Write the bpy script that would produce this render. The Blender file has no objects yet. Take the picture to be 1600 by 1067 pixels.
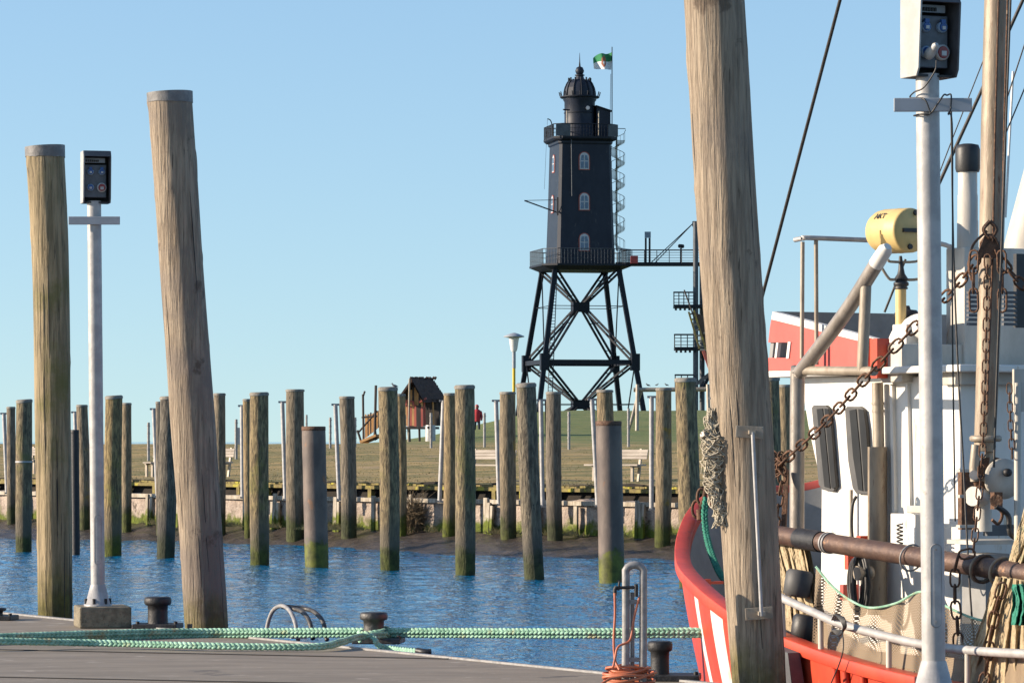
import bpy, bmesh, math, random
from mathutils import Vector, Matrix, noise
random.seed(7)
R = math.radians
SC = bpy.context.scene
# ------------------------------------------------------------------ camera, sky, sun
F = 5600.0; HZ = 690.0; EYE = 2.6            # focal length in photo pixels, horizon row, eye above the water (z = 0)
cam_d = bpy.data.cameras.new('camera'); cam = bpy.data.objects.new('camera', cam_d)
SC.collection.objects.link(cam); SC.camera = cam
cam.location = (0, 0, EYE); cam.rotation_euler = (R(90), 0, 0)
cam_d.sensor_width = 36; cam_d.lens = F / 1600 * 36
cam_d.shift_y = (HZ - 533.5) / 1600; cam_d.clip_start = .5; cam_d.clip_end = 60000
SUN_EL = 18.0; SUN_AZ = -93.0                # azimuth clockwise from +Y (view direction): sun low, from the left
sun_dir = Vector((math.sin(R(SUN_AZ)) * math.cos(R(SUN_EL)), math.cos(R(SUN_AZ)) * math.cos(R(SUN_EL)), math.sin(R(SUN_EL))))
w = bpy.data.worlds.new('World'); SC.world = w; w.use_nodes = True
nt = w.node_tree; bg = nt.nodes['Background']
sky = nt.nodes.new('ShaderNodeTexSky'); sky.sky_type = 'NISHITA'; sky.sun_disc = False
sky.sun_elevation = R(SUN_EL); sky.sun_rotation = R(SUN_AZ); sky.air_density = 1.3; sky.dust_density = .4; sky.ozone_density = 3.9
tcw = nt.nodes.new('ShaderNodeTexCoord'); vm = nt.nodes.new('ShaderNodeVectorMath'); vm.inputs[1].default_value = (0, 0, .10); vn = nt.nodes.new('ShaderNodeVectorMath'); vn.operation = 'NORMALIZE'
nt.links.new(tcw.outputs['Generated'], vm.inputs[0]); nt.links.new(vm.outputs[0], vn.inputs[0]); nt.links.new(vn.outputs[0], sky.inputs[0])
skm = nt.nodes.new('ShaderNodeMix'); skm.data_type = 'RGBA'; skm.blend_type = 'MULTIPLY'; skm.inputs[0].default_value = 1; skm.inputs[7].default_value = (1.01, .975, .985, 1)
nt.links.new(sky.outputs[0], skm.inputs[6]); nt.links.new(skm.outputs[2], bg.inputs[0]); bg.inputs[1].default_value = .108
sl = bpy.data.lights.new('sun', 'SUN'); sl.energy = 4.4; sl.angle = R(.5); sl.color = (1.0, .84, .66)
so = bpy.data.objects.new('sun', sl); SC.collection.objects.link(so)
so.rotation_euler = (-sun_dir).to_track_quat('-Z', 'Y').to_euler(); so.location = (-40, 0, 30)
SC.view_settings.view_transform = 'Standard'; SC.view_settings.look = 'None'
SC.view_settings.exposure = 1.06; SC.view_settings.gamma = 1
C = SC.collection

# ------------------------------------------------------------------ helpers
def P(px, py, Y): return Vector(((px - 800) / F * Y, Y, EYE + (HZ - py) / F * Y))
def wloc(o):
    v = Vector((0, 0, 0))
    while o: v += o.location; o = o.parent
    return v
def tag(o, label=None, cat=None, group=None, kind=None):
    if label: o['label'] = label
    if cat: o['category'] = cat
    if group: o['group'] = group
    if kind: o['kind'] = kind
    return o
def thing(name, label, cat, loc, group=None):
    o = bpy.data.objects.new(name, None); C.objects.link(o); o.location = loc; o.empty_display_size = .2
    return tag(o, label, cat, group)
class MB:
    def __init__(s): s.v = []; s.f = []; s.sm = []; s.mi = []; s.m = 0
    def add(s, vs, fs, sm=False):
        b = len(s.v); s.v += [Vector(v) for v in vs]
        for f in fs: s.f.append([b + i for i in f]); s.sm.append(sm); s.mi.append(s.m)
    def box(s, c, d, rz=0, M=None):
        c = Vector(c); M = M or Matrix.Rotation(rz, 3, 'Z'); x, y, z = d[0] / 2, d[1] / 2, d[2] / 2
        vs = [c + M @ Vector((a * x, b * y, e * z)) for a in (-1, 1) for b in (-1, 1) for e in (-1, 1)]
        s.add(vs, [(0, 1, 3, 2), (4, 6, 7, 5), (0, 4, 5, 1), (2, 3, 7, 6), (0, 2, 6, 4), (1, 5, 7, 3)])
    def beam(s, p, q, wd, h, up=(0, 0, 1)):
        p = Vector(p); q = Vector(q); d = (q - p); L = d.length
        if L < 1e-6: return
        d /= L; up = Vector(up)
        if abs(d.dot(up)) > .98: up = Vector((1, 0, 0))
        x = d.cross(up).normalized(); z = x.cross(d)
        s.box((p + q) / 2, (wd, L, h), M=Matrix((x, d, z)).transposed())
    def tube(s, pts, r, n=8, cap=True, closed=False, sm=True):
        pts = [Vector(p) for p in pts]; N = len(pts)
        rs = r if isinstance(r, (list, tuple)) else [r] * N
        nrm = None; vs = []
        for i, p in enumerate(pts):
            if closed: t = pts[(i + 1) % N] - pts[i - 1]
            else: t = pts[min(i + 1, N - 1)] - pts[max(i - 1, 0)]
            t = t.normalized() if t.length > 1e-9 else Vector((0, 0, 1))
            if nrm is None:
                a = Vector((0, 0, 1)) if abs(t.z) < .9 else Vector((1, 0, 0)); nrm = t.cross(a).normalized()
            else:
                nrm = nrm - t * nrm.dot(t)
                nrm = nrm.normalized() if nrm.length > 1e-6 else t.orthogonal().normalized()
            b = t.cross(nrm)
            for k in range(n):
                a = 2 * math.pi * k / n; vs.append(p + (nrm * math.cos(a) + b * math.sin(a)) * rs[i])
        fs = []
        for i in range(N if closed else N - 1):
            j = (i + 1) % N
            for k in range(n): fs.append((i * n + k, i * n + (k + 1) % n, j * n + (k + 1) % n, j * n + k))
        s.add(vs, fs, sm)
        if cap and not closed:
            s.add(vs[:n], [tuple(reversed(range(n)))]); s.add(vs[-n:], [tuple(range(n))])
    def cyl(s, p, q, r0, r1=None, n=12, sm=True): s.tube([p, q], [r0, r0 if r1 is None else r1], n, sm=sm)
    def lathe(s, c, prof, n=16, sm=True, M=None):
        c = Vector(c); M = M or Matrix.Identity(3); vs = []
        for r, z in prof:
            for k in range(n):
                a = 2 * math.pi * k / n; vs.append(c + M @ Vector((r * math.cos(a), r * math.sin(a), z)))
        fs = []
        for i in range(len(prof) - 1):
            for k in range(n): fs.append((i * n + k, i * n + (k + 1) % n, (i + 1) * n + (k + 1) % n, (i + 1) * n + k))
        s.add(vs, fs, sm); s.add(vs[:n], [tuple(reversed(range(n)))]); s.add(vs[-n:], [tuple(range(n))])
    def prism(s, poly, off):
        poly = [Vector(p) for p in poly]; off = Vector(off); n = len(poly)
        vs = poly + [p + off for p in poly]
        s.add(vs, [tuple(range(n)), tuple(reversed(range(n, 2 * n)))] + [(i, i + n, (i + 1) % n + n, (i + 1) % n) for i in range(n)])
    def grid(s, fn, nu, nv, sm=True):
        vs = [fn(i / nu, j / nv) for i in range(nu + 1) for j in range(nv + 1)]
        s.add(vs, [(i * (nv + 1) + j, (i + 1) * (nv + 1) + j, (i + 1) * (nv + 1) + j + 1, i * (nv + 1) + j + 1) for i in range(nu) for j in range(nv)], sm)
    def build(s, name, mats, parent=None, org=None, bevel=0, recalc=True):
        if not isinstance(mats, (list, tuple)): mats = [mats]
        o3 = wloc(parent) if parent else Vector(org if org is not None else (0, 0, 0))
        me = bpy.data.meshes.new(name); me.from_pydata([v - o3 for v in s.v], [], s.f)
        for i, p in enumerate(me.polygons): p.use_smooth = s.sm[i]; p.material_index = s.mi[i]
        for m in mats: me.materials.append(m)
        if recalc:
            bm = bmesh.new(); bm.from_mesh(me); bmesh.ops.recalc_face_normals(bm, faces=bm.faces); bm.to_mesh(me); bm.free()
        o = bpy.data.objects.new(name, me); C.objects.link(o)
        if parent: o.parent = parent
        else: o.location = o3
        if bevel:
            b = o.modifiers.new('bevel', 'BEVEL'); b.width = bevel; b.segments = 2; b.limit_method = 'ANGLE'
        return o
def top(mb, name, mats, org, label, cat, group=None, **k): return tag(mb.build(name, mats, org=org, **k), label, cat, group)
def struct(mb, name, mats, kind='structure', **k): return tag(mb.build(name, mats, **k), kind=kind)

def smooth(pts, n=8):            # Catmull-Rom through the points
    pts = [Vector(p) for p in pts]; q = [pts[0] * 2 - pts[1]] + pts + [pts[-1] * 2 - pts[-2]]; out = []
    for i in range(1, len(q) - 2):
        a, b, c, d = q[i - 1:i + 3]
        for k in range(n):
            t = k / n; out.append(.5 * ((2 * b) + (c - a) * t + (2 * a - 5 * b + 4 * c - d) * t * t + (3 * b - a - 3 * c + d) * t ** 3))
    out.append(pts[-1]); return out

# ------------------------------------------------------------------ materials
def mat(name, c1, c2=None, rough=.6, metal=0, scale=6, stretch=(1, 1, 1), bump=.0, bscale=None, spots=None, lo=.35, hi=.65, detail=8, streak=None, bdist=.02, vary=0):
    """two-tone noise material; spots=(colour, scale, threshold, softness) lays a third colour in patches"""
    m = bpy.data.materials.new(name); m.use_nodes = True; t = m.node_tree; N = t.nodes; L = t.links
    b = N['Principled BSDF']; b.inputs['Roughness'].default_value = rough; b.inputs['Metallic'].default_value = metal
    tc = N.new('ShaderNodeTexCoord'); oi = N.new('ShaderNodeObjectInfo')
    ad = N.new('ShaderNodeVectorMath'); ad.operation = 'MULTIPLY_ADD'
    cv = N.new('ShaderNodeCombineXYZ')
    for i in range(3): L.new(oi.outputs['Random'], cv.inputs[i])
    ad.inputs[1].default_value = (37, 37, 37); L.new(cv.outputs[0], ad.inputs[0]); L.new(tc.outputs['Object'], ad.inputs[2])
    mp = N.new('ShaderNodeMapping'); mp.inputs['Scale'].default_value = stretch; L.new(ad.outputs[0], mp.inputs[0])
    def nz(sc, src=mp, det=detail):
        n = N.new('ShaderNodeTexNoise'); n.inputs['Scale'].default_value = sc; n.inputs['Detail'].default_value = det; n.inputs['Roughness'].default_value = .62
        L.new(src.outputs[0], n.inputs['Vector']); return n
    def ramp(src, lo, hi):
        r = N.new('ShaderNodeMapRange'); r.inputs[1].default_value = lo; r.inputs[2].default_value = hi; L.new(src, r.inputs[0]); r.interpolation_type = 'SMOOTHSTEP'; return r.outputs[0]
    def mix(fac, a, bb):
        x = N.new('ShaderNodeMix'); x.data_type = 'RGBA'
        L.new(fac, x.inputs[0])
        for i, s in ((6, a), (7, bb)):
            if isinstance(s, tuple): x.inputs[i].default_value = (*s, 1)
            else: L.new(s, x.inputs[i])
        return x.outputs[2]
    c2 = c2 or tuple(x * .8 for x in c1)
    if 'white boat' not in name: c1 = tuple(x * .8 for x in c1); c2 = tuple(x * .8 for x in c2)
    n1 = nz(scale); col = mix(ramp(n1.outputs[0], lo, hi), c1, c2)
    for sp in (spots or []):
        n2 = nz(sp[1], src=(mp if len(sp) < 5 else ad)); col = mix(ramp(n2.outputs[0], sp[2], sp[2] + sp[3]), col, sp[0])
    m['dummy'] = 0; del m['dummy']
    m_out = dict(N=N, L=L, nz=nz, ramp=ramp, mix=mix, b=b, ad=ad, mp=mp)
    if streak: col = streak(m_out, col)
    if vary and not isinstance(col, tuple):
        vr = N.new('ShaderNodeMapRange'); vr.inputs[3].default_value = 1 - vary; vr.inputs[4].default_value = 1 + vary * .6; L.new(oi.outputs['Random'], vr.inputs[0])
        hv = N.new('ShaderNodeHueSaturation'); L.new(vr.outputs[0], hv.inputs['Value']); L.new(col, hv.inputs['Color']); L.new(vr.outputs[0], hv.inputs['Saturation']); col = hv.outputs[0]
    if isinstance(col, tuple): b.inputs['Base Color'].default_value = (*col, 1)
    else: L.new(col, b.inputs['Base Color'])
    if bump:
        bn = N.new('ShaderNodeBump'); bn.inputs['Strength'].default_value = bump; bn.inputs['Distance'].default_value = bdist
        n3 = nz(bscale or scale * 2); L.new(n3.outputs[0], bn.inputs['Height']); L.new(bn.outputs[0], b.inputs['Normal'])
    return m
def tidal(z_alg, z_wet, alg=(.065, .075, .010), wet=(.03, .026, .02), soft=.18):
    """algae and wet band on a pile: a stain fixed to the pile at the height of the tide"""
    def f(k, col):
        N, L = k['N'], k['L']; g = N.new('ShaderNodeNewGeometry'); sx = N.new('ShaderNodeSeparateXYZ'); L.new(g.outputs['Position'], sx.inputs[0])
        n = k['nz'](3.0, src=k['ad']); a = N.new('ShaderNodeMath'); a.operation = 'MULTIPLY_ADD'
        L.new(n.outputs[0], a.inputs[0]); a.inputs[1].default_value = .9; L.new(sx.outputs[2], a.inputs[2])
        wv = k['ramp'](a.outputs[0], z_wet + .45 + soft, z_wet + .45 - soft); col = k['mix'](wv, col, wet)
        av = k['ramp'](a.outputs[0], z_alg + .45 + soft * .5, z_alg + .45 - soft * .5)
        n2 = k['nz'](5.0, src=k['ad']); gcol = k['mix'](k['ramp'](n2.outputs[0], .35, .68), alg, tuple(x * .4 for x in alg))
        return k['mix'](av, col, gcol)
    return f
M = {}
M['pile'] = mat('pale pile wood', (.42, .335, .24), (.235, .18, .125), .85, 0, 9, (3.2, 3.2, .2), 1.0, 12, [((.10, .075, .05), 13, .60, .07), ((.20, .16, .125), 1.1, .48, .16, 1), ((.13, .095, .065), 2.6, .62, .06, 1), ((.16, .135, .06), 1.0, .60, .16, 1)], bdist=.03, streak=tidal(1.1, .1, alg=(.15, .125, .04), soft=.5))
M['pile_mossy'] = mat('mossy pile wood', (.42, .325, .19), (.21, .165, .09), .85, 0, 9, (2.6, 2.6, .16), .9, 14, [((.085, .065, .04), 16, .58, .08), ((.15, .135, .04), 1.1, .52, .18, 1)], bdist=.03, streak=tidal(1.3, .1, alg=(.14, .12, .02), soft=.6))
M['pile_top'] = mat('grey pile cap', (.25, .24, .23), (.15, .145, .14), .6, 0, 10, bump=.3)
M['fpile'] = mat('harbour pile wood', (.34, .255, .13), (.11, .08, .042), .9, 0, 9, (2.2, 2.2, .45), .9, 14, [((.15, .135, .04), 1.6, .52, .2, 1), ((.05, .04, .028), 14, .56, .08)], bdist=.04, streak=tidal(.45, .9, wet=(.11, .09, .06), soft=.4), vary=.38)
M['fpile2'] = mat('quay pile wood', (.32, .24, .14), (.13, .10, .058), .9, 0, 9, (2.2, 2.2, .4), .8, 12, [((.05, .04, .028), 12, .60, .08), ((.27, .17, .02), 1.3, .60, .10, 1)], bdist=.04, streak=tidal(.75, 1.0, wet=(.10, .08, .055), soft=.35), vary=.32)
M['fcap'] = mat('pale pile top', (.30, .27, .22), (.17, .15, .12), .8, 0, 14)
M['spile'] = mat('tarred steel pile', (.19, .145, .115), (.115, .088, .074), .65, .1, 3, (1, 1, .5), .3, 14, [((.2, .1, .05), 5, .62, .08)], streak=tidal(.5, .6, alg=(.12, .13, .012), wet=(.09, .075, .06), soft=.12))
M['galv'] = mat('galvanised steel', (.50, .485, .465), (.37, .36, .35), .5, .08, 8, (1, 1, 1), .1, 30, [((.3, .27, .24), 22, .64, .06)])
M['galvd'] = mat('dull galvanised steel', (.36, .35, .34), (.24, .235, .23), .5, .06, 14, (1, 1, 1), .15, 40, [((.2, .12, .07), 20, .62, .08)])
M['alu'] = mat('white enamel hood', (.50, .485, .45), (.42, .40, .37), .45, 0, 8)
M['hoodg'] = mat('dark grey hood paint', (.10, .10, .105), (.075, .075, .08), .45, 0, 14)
M['hoodd'] = mat('dark hood lining', (.03, .028, .026), (.015, .015, .015), .6, 0, 20)
M['panel'] = mat('grey socket panel', (.12, .13, .15), (.09, .1, .11), .5, 0, 30)
M['blue'] = mat('blue socket plastic', (.012, .09, .32), (.01, .07, .25), .4)
M['lblue'] = mat('light blue plastic', (.3, .42, .55), (.25, .35, .46), .4)
M['wplast'] = mat('white plastic', (.55, .55, .53), (.45, .45, .43), .4)
M['redp'] = mat('red socket plastic', (.35, .04, .03), (.25, .03, .03), .4)
M['concrete'] = mat('weathered concrete', (.3, .255, .175), (.17, .145, .1), .9, 0, 12, bump=.6, bscale=50, spots=[((.09, .08, .05), 40, .58, .08)])
M['iron'] = mat('black painted iron', (.03, .03, .033), (.018, .018, .02), .55, .2, 12, bump=.3, bscale=30)
M['ironlt'] = mat('worn grey iron', (.1, .095, .09), (.05, .048, .048), .5, .3, 12, bump=.3, bscale=30)
M['rust'] = mat('rusty chain steel', (.2, .1, .055), (.09, .05, .032), .75, .3, 25, bump=.5, bscale=60, spots=[((.28, .2, .14), 20, .6, .1)])
M['rustpipe'] = mat('brown boom steel', (.16, .095, .065), (.10, .062, .05), .5, .35, 5, (1, 1, 1), .3, 30, [((.24, .13, .07), 9, .6, .1), ((.07, .05, .045), 6, .62, .08)])
M['hwhite'] = mat('white boat paint', (.70, .68, .63), (.62, .59, .53), .4, 0, 3, (1, 1, .35), .12, 6, [((.55, .45, .33), 7, .62, .08), ((.36, .2, .1), 16, .70, .05)])
M['hwhite2'] = mat('grimy white boat paint', (.5, .47, .41), (.38, .35, .3), .5, 0, 4, (1, 1, .4), .15, 12, [((.3, .2, .12), 8, .64, .1)])
M['hred'] = mat('red boat paint', (.70, .075, .030), (.56, .055, .024), .45, 0, 4, (1, 1, .3), .12, 8, [((.36, .05, .03), 9, .60, .1), ((.22, .10, .05), 14, .66, .05)])
M['hred2'] = mat('faded coral red paint', (.62, .11, .085), (.55, .085, .065), .5, 0, 2, (1, 1, .5), .05, 12, [((.45, .1, .08), 6, .64, .1)])
M['hgrey'] = mat('grey bulwark paint', (.3, .3, .29), (.24, .24, .235), .6, 0, 4, bump=.1, bscale=16, spots=[((.2, .16, .12), 8, .65, .08)])
M['hdark'] = mat('dark grey deck paint', (.13, .135, .14), (.1, .1, .105), .7, 0, 5)
M['cream'] = mat('weathered cream steel', (.42, .36, .28), (.29, .24, .18), .5, .15, 7, (1, 1, .4), .2, 20, [((.22, .12, .06), 10, .62, .08)])
M['gtube'] = mat('scuffed grey tube', (.36, .32, .28), (.25, .22, .19), .45, .3, 8, (1, 1, .5), .2, 20, [((.16, .12, .09), 9, .62, .08)])
M['mast'] = mat('buff mast paint', (.40, .32, .225), (.25, .19, .13), .5, .1, 8, (1.5, 1.5, .3), .25, 20, [((.16, .09, .05), 14, .6, .08)])
M['yellow'] = mat('yellow canister plastic', (.74, .54, .22), (.64, .46, .18), .5, 0, 4, bump=.05, bscale=12, spots=[((.45, .33, .12), 10, .64, .08)])
M['black'] = mat('black rubber', (.018, .018, .02), (.03, .03, .03), .5, 0, 10, bump=.1, bscale=30)
M['glass'] = mat('dark cabin glass', (.03, .029, .028), (.022, .021, .021), .35, 0, 4); M['glass'].node_tree.nodes['Principled BSDF'].inputs['Specular IOR Level'].default_value = .2
M['gasket'] = mat('grey window gasket', (.09, .088, .085), (.06, .06, .06), .6)
M['rope'] = mat('green mooring rope', (.47, .76, .57), (.25, .48, .34), .8, 0, 9, (1, 1, 1), .5, 90, [((.40, .38, .22), 5, .56, .12)])
M['rope2'] = mat('sea green rope', (.03, .26, .17), (.02, .17, .12), .8, 0, 14, bump=.5, bscale=80)
M['netpale'] = mat('pale net twine', (.62, .55, .42), (.4, .35, .26), .9, 0, 12)
M['nettan'] = mat('tan net twine', (.56, .45, .28), (.38, .29, .17), .9, 0, 9, (1, 1, 1), .6, 60, [((.14, .22, .12), 3, .58, .1)])
M['hose'] = mat('salmon hose rubber', (.62, .19, .09), (.5, .14, .065), .5, 0, 8)
M['wire'] = mat('dark wire rope', (.06, .052, .045), (.035, .03, .027), .6, .3, 30)
M['lh'] = mat('black lighthouse steel', (.020, .026, .042), (.013, .018, .032), .5, 0, 1.2, (1, 1, .4), .1, 3, [((.045, .045, .05), 3, .6, .1)])
M['lhs'] = mat('dark lattice steel', (.012, .016, .026), (.009, .012, .019), .6, 0, 2)
for k_ in ('lh', 'lhs'): M[k_].node_tree.nodes['Principled BSDF'].inputs['Specular IOR Level'].default_value = .25
M['lhg'] = mat('grey walkway steel', (.09, .1, .115), (.06, .07, .08), .5, .3, 2)
M['lhc'] = mat('cream stair steel', (.42, .38, .3), (.32, .28, .22), .5, .1, 2)
M['wframe'] = mat('white window frame', (.55, .55, .56), (.45, .45, .46), .5)
M['wglass'] = mat('blue window glass', (.12, .19, .28), (.08, .13, .2), .15, 0, 2)
M['wred'] = mat('red brick surround', (.38, .09, .06), (.3, .06, .045), .6)
M['fgreen'] = mat('green flag cloth', (.03, .27, .1), (.025, .22, .08), .8)
M['fwhite'] = mat('white flag cloth', (.78, .78, .8), (.7, .7, .72), .8)
M['fred'] = mat('red crest cloth', (.45, .12, .08), (.3, .12, .05), .8)
M['plank'] = mat('play tower planks', (.75, .42, .17), (.5, .27, .11), .85, 0, 3, (1, 1, .3), .3)
M['plankr'] = mat('red play planks', (.6, .16, .11), (.42, .1, .08), .85, 0, 3, (1, 1, .3), .3)
M['plankd'] = mat('dark play planks', (.07, .055, .05), (.045, .038, .035), .85, 0, 3, (1, 1, .3), .3)
M['thatch'] = mat('brown shingles', (.085, .045, .035), (.05, .03, .026), .9, 0, 4, bump=.5, bscale=8)
M['bench'] = mat('grey bench wood', (.5, .44, .37), (.36, .31, .26), .8, 0, 6, (.3, 1, 1))
M['lichen'] = mat('lichen boardwalk', (.28, .23, .07), (.16, .12, .05), .9, 0, 5, (1, 1, 1), .4, 20, [((.34, .3, .04), 3, .55, .1)])
M['batten'] = mat('bleached quay boards', (.55, .49, .4), (.33, .28, .21), .9, 0, 6, (2, 2, .4), .4, 14, streak=tidal(.72, .5, alg=(.12, .15, .01)))
M['qwall'] = mat('pinkish quay wall', (.50, .41, .34), (.34, .27, .22), .9, 0, 2.2, (1, 1, 1.2), .9, 9, [((.11, .085, .065), 4, .58, .1), ((.4, .35, .3), 5, .63, .06)], bdist=.08, streak=tidal(.66, .45, alg=(.11, .14, .01), soft=.25))
M['lampw'] = mat('white lamp glass', (.78, .78, .78), (.7, .7, .7), .4)
M['lampg'] = mat('grey lamp hat', (.35, .38, .42), (.3, .33, .36), .5)
M['ylpost'] = mat('yellow post paint', (.72, .5, .02), (.62, .42, .02), .5)
M['jacket'] = mat('red jacket cloth', (.5, .03, .04), (.4, .02, .03), .8)
M['jeans'] = mat('dark trousers cloth', (.03, .035, .06), (.02, .025, .04), .8)
M['skin'] = mat('skin', (.5, .3, .22), (.45, .27, .2), .6)
M['bird'] = mat('gull plumage', (.18, .18, .19), (.1, .1, .11), .8)
M['birdw'] = mat('pale gull plumage', (.7, .7, .7), (.6, .6, .6), .8)
M['shrub'] = mat('dry shrub twigs', (.27, .2, .12), (.16, .12, .07), .9)
M['tuft'] = mat('straw grass tuft', (.36, .28, .13), (.22, .2, .07), .9)
M['redbox'] = mat('red box paint', (.3, .03, .03), (.2, .02, .02), .5)
# ground materials
M['grass'] = mat('short salt meadow', (.13, .10, .042), (.075, .075, .02), .95, 0, .35, (1, 1, 1), 1.0, 3, [((.17, .125, .065), .9, .55, .12), ((.05, .055, .014), 2.2, .58, .12), ((.26, .2, .13), 4.0, .68, .06)], lo=.4, hi=.6, bdist=.25)
def dikegreen(k, col):
    N, L = k['N'], k['L']; g = N.new('ShaderNodeNewGeometry'); sx = N.new('ShaderNodeSeparateXYZ'); L.new(g.outputs['Position'], sx.inputs[0])
    n = k['nz'](.3); a = N.new('ShaderNodeMath'); a.operation = 'MULTIPLY_ADD'; L.new(n.outputs[0], a.inputs[0]); a.inputs[1].default_value = .8; L.new(sx.outputs[2], a.inputs[2])
    n2 = k['nz'](.8); gc = k['mix'](k['ramp'](n2.outputs[0], .38, .62), (.085, .125, .022), (.15, .16, .04))
    return k['mix'](k['ramp'](a.outputs[0], 2.75, 3.15), col, gc)
M['land'] = mat('meadow and dike grass', (.42, .285, .10), (.19, .165, .042), .95, 0, .6, (.5, 1, 1), 1.0, 3, [((.36, .25, .14), .9, .55, .12), ((.12, .115, .03), 2.2, .58, .12), ((.5, .4, .28), 4.0, .66, .06)], lo=.4, hi=.6, bdist=.12, streak=dikegreen)
M['mud'] = mat('wet harbour mud', (.085, .068, .054), (.05, .042, .036), .27, 0, 1.4, (1, 2.5, 1), .6, 3.0, [((.028, .024, .02), 5, .58, .08)], bdist=.14)
M['soil'] = mat('dark bank soil', (.022, .015, .009), (.012, .009, .006), .95, 0, 3, bump=.8)
def seams(k, col): return col
M['deck'] = mat('grey pontoon deck', (.30, .25, .19), (.225, .185, .14), .8, 0, 1.2, (1, 3.2, 1), .35, 30, [((.42, .37, .31), 3.2, .60, .10), ((.2, .17, .14), 2.2, .60, .1), ((.7, .68, .62), 26, .74, .03, 1), ((.10, .085, .07), 1.5, .62, .08, 1)], bdist=.004)
M['seam'] = mat('dark deck seam', (.035, .03, .028), (.02, .02, .02), .8)
def water_mat():
    m = bpy.data.materials.new('rippled harbour water'); m.use_nodes = True; N = m.node_tree.nodes; L = m.node_tree.links; b = N['Principled BSDF']
    b.inputs['Base Color'].default_value = (.002, .125, .27, 1); b.inputs['Roughness'].default_value = .06; b.inputs['IOR'].default_value = 1.333
    tc = N.new('ShaderNodeTexCoord'); hs = []
    for sc, st, h in ((3.0, (1, .5, 1), .6), (9.0, (1, .6, 1), .3), (.35, (1, 1.4, 1), .3)):
        mp = N.new('ShaderNodeMapping'); mp.inputs['Scale'].default_value = st; mp.inputs['Rotation'].default_value = (0, 0, .25); L.new(tc.outputs['Object'], mp.inputs[0])
        n = N.new('ShaderNodeTexNoise'); n.inputs['Scale'].default_value = sc; n.inputs['Detail'].default_value = 3; L.new(mp.outputs[0], n.inputs[0])
        mu = N.new('ShaderNodeMath'); mu.operation = 'MULTIPLY'; mu.inputs[1].default_value = h; L.new(n.outputs[0], mu.inputs[0]); hs.append(mu.outputs[0])
    a = N.new('ShaderNodeMath'); L.new(hs[0], a.inputs[0]); L.new(hs[1], a.inputs[1]); a2 = N.new('ShaderNodeMath'); L.new(a.outputs[0], a2.inputs[0]); L.new(hs[2], a2.inputs[1])
    bn = N.new('ShaderNodeBump'); bn.inputs['Strength'].default_value = 1.0; bn.inputs['Distance'].default_value = .16
    L.new(a2.outputs[0], bn.inputs['Height']); L.new(bn.outputs[0], b.inputs['Normal']); return m
M['water'] = water_mat()
def net_mat(name, c, cover, sc):
    m = bpy.data.materials.new(name); m.use_nodes = True; N = m.node_tree.nodes; L = m.node_tree.links; b = N['Principled BSDF']
    b.inputs['Base Color'].default_value = (*c, 1); b.inputs['Roughness'].default_value = .9
    tc = N.new('ShaderNodeTexCoord'); mxs = []
    for ang in (0.75, -0.75):
        mp = N.new('ShaderNodeMapping'); mp.inputs['Rotation'].default_value = (0, ang, 0); L.new(tc.outputs['UV'], mp.inputs[0]); mp.inputs['Rotation'].default_value = (0, 0, ang)
        wv = N.new('ShaderNodeTexWave'); wv.inputs['Scale'].default_value = sc; wv.inputs['Distortion'].default_value = .8; L.new(mp.outputs[0], wv.inputs[0]); mxs.append(wv.outputs['Fac'])
    mx = N.new('ShaderNodeMath'); mx.operation = 'MAXIMUM'; L.new(mxs[0], mx.inputs[0]); L.new(mxs[1], mx.inputs[1])
    r = N.new('ShaderNodeMapRange'); r.inputs[1].default_value = cover - .08; r.inputs[2].default_value = cover + .08; L.new(mx.outputs[0], r.inputs[0])
    L.new(r.outputs[0], b.inputs['Alpha']); return m
M['netsheet'] = net_mat('fine brown netting', (.27, .205, .135), .56, 20)
M['netgreen'] = net_mat('green trawl netting', (.03, .2, .14), .5, 14)

# ------------------------------------------------------------------ water, mud, land
def wallY(X): return 85.6 - 1.07 * X if X > -60 else 85.6 - 1.07 * -60
def pxwall(px, off=0):           # depth where the photo column meets the quay wall line
    k = (px - 800) / F; return (85.6 + off) / (1 + 1.07 * k)
m = MB(); x0, x1, y0, y1 = -17.0, 15.0, 22.0, 99.0; nx, ny = 330, 780
def waterf(a, b):
    X = x0 + (x1 - x0) * a; Y = y0 + (y1 - y0) * b; e = min(1, a * 12, (1 - a) * 12, b * 20, (1 - b) * 20); ru = .65 + .7 * noise.noise((X * .07, Y * .05, 9))
    h = .050 * noise.noise((X * 1.5 + 5, Y * 1.0, 0)) + .030 * noise.noise((X * 3.1, Y * 2.2, 4)) + .014 * noise.noise((X * 6.5, Y * 4.5, 8))
    return Vector((X, Y, h * e * max(.25, ru)))
m.grid(waterf, nx, ny)
for q in ([(-9000, -60), (9000, -60), (9000, y0), (-9000, y0)], [(-9000, y0), (x0, y0), (x0, y1), (-9000, y1)], [(x1, y0), (9000, y0), (9000, y1), (x1, y1)], [(-9000, y1), (9000, y1), (9000, 40000), (-9000, 40000)]): m.add([(x, y, 0) for x, y in q], [(0, 1, 2, 3)])
struct(m, 'water', M['water'])
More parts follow.
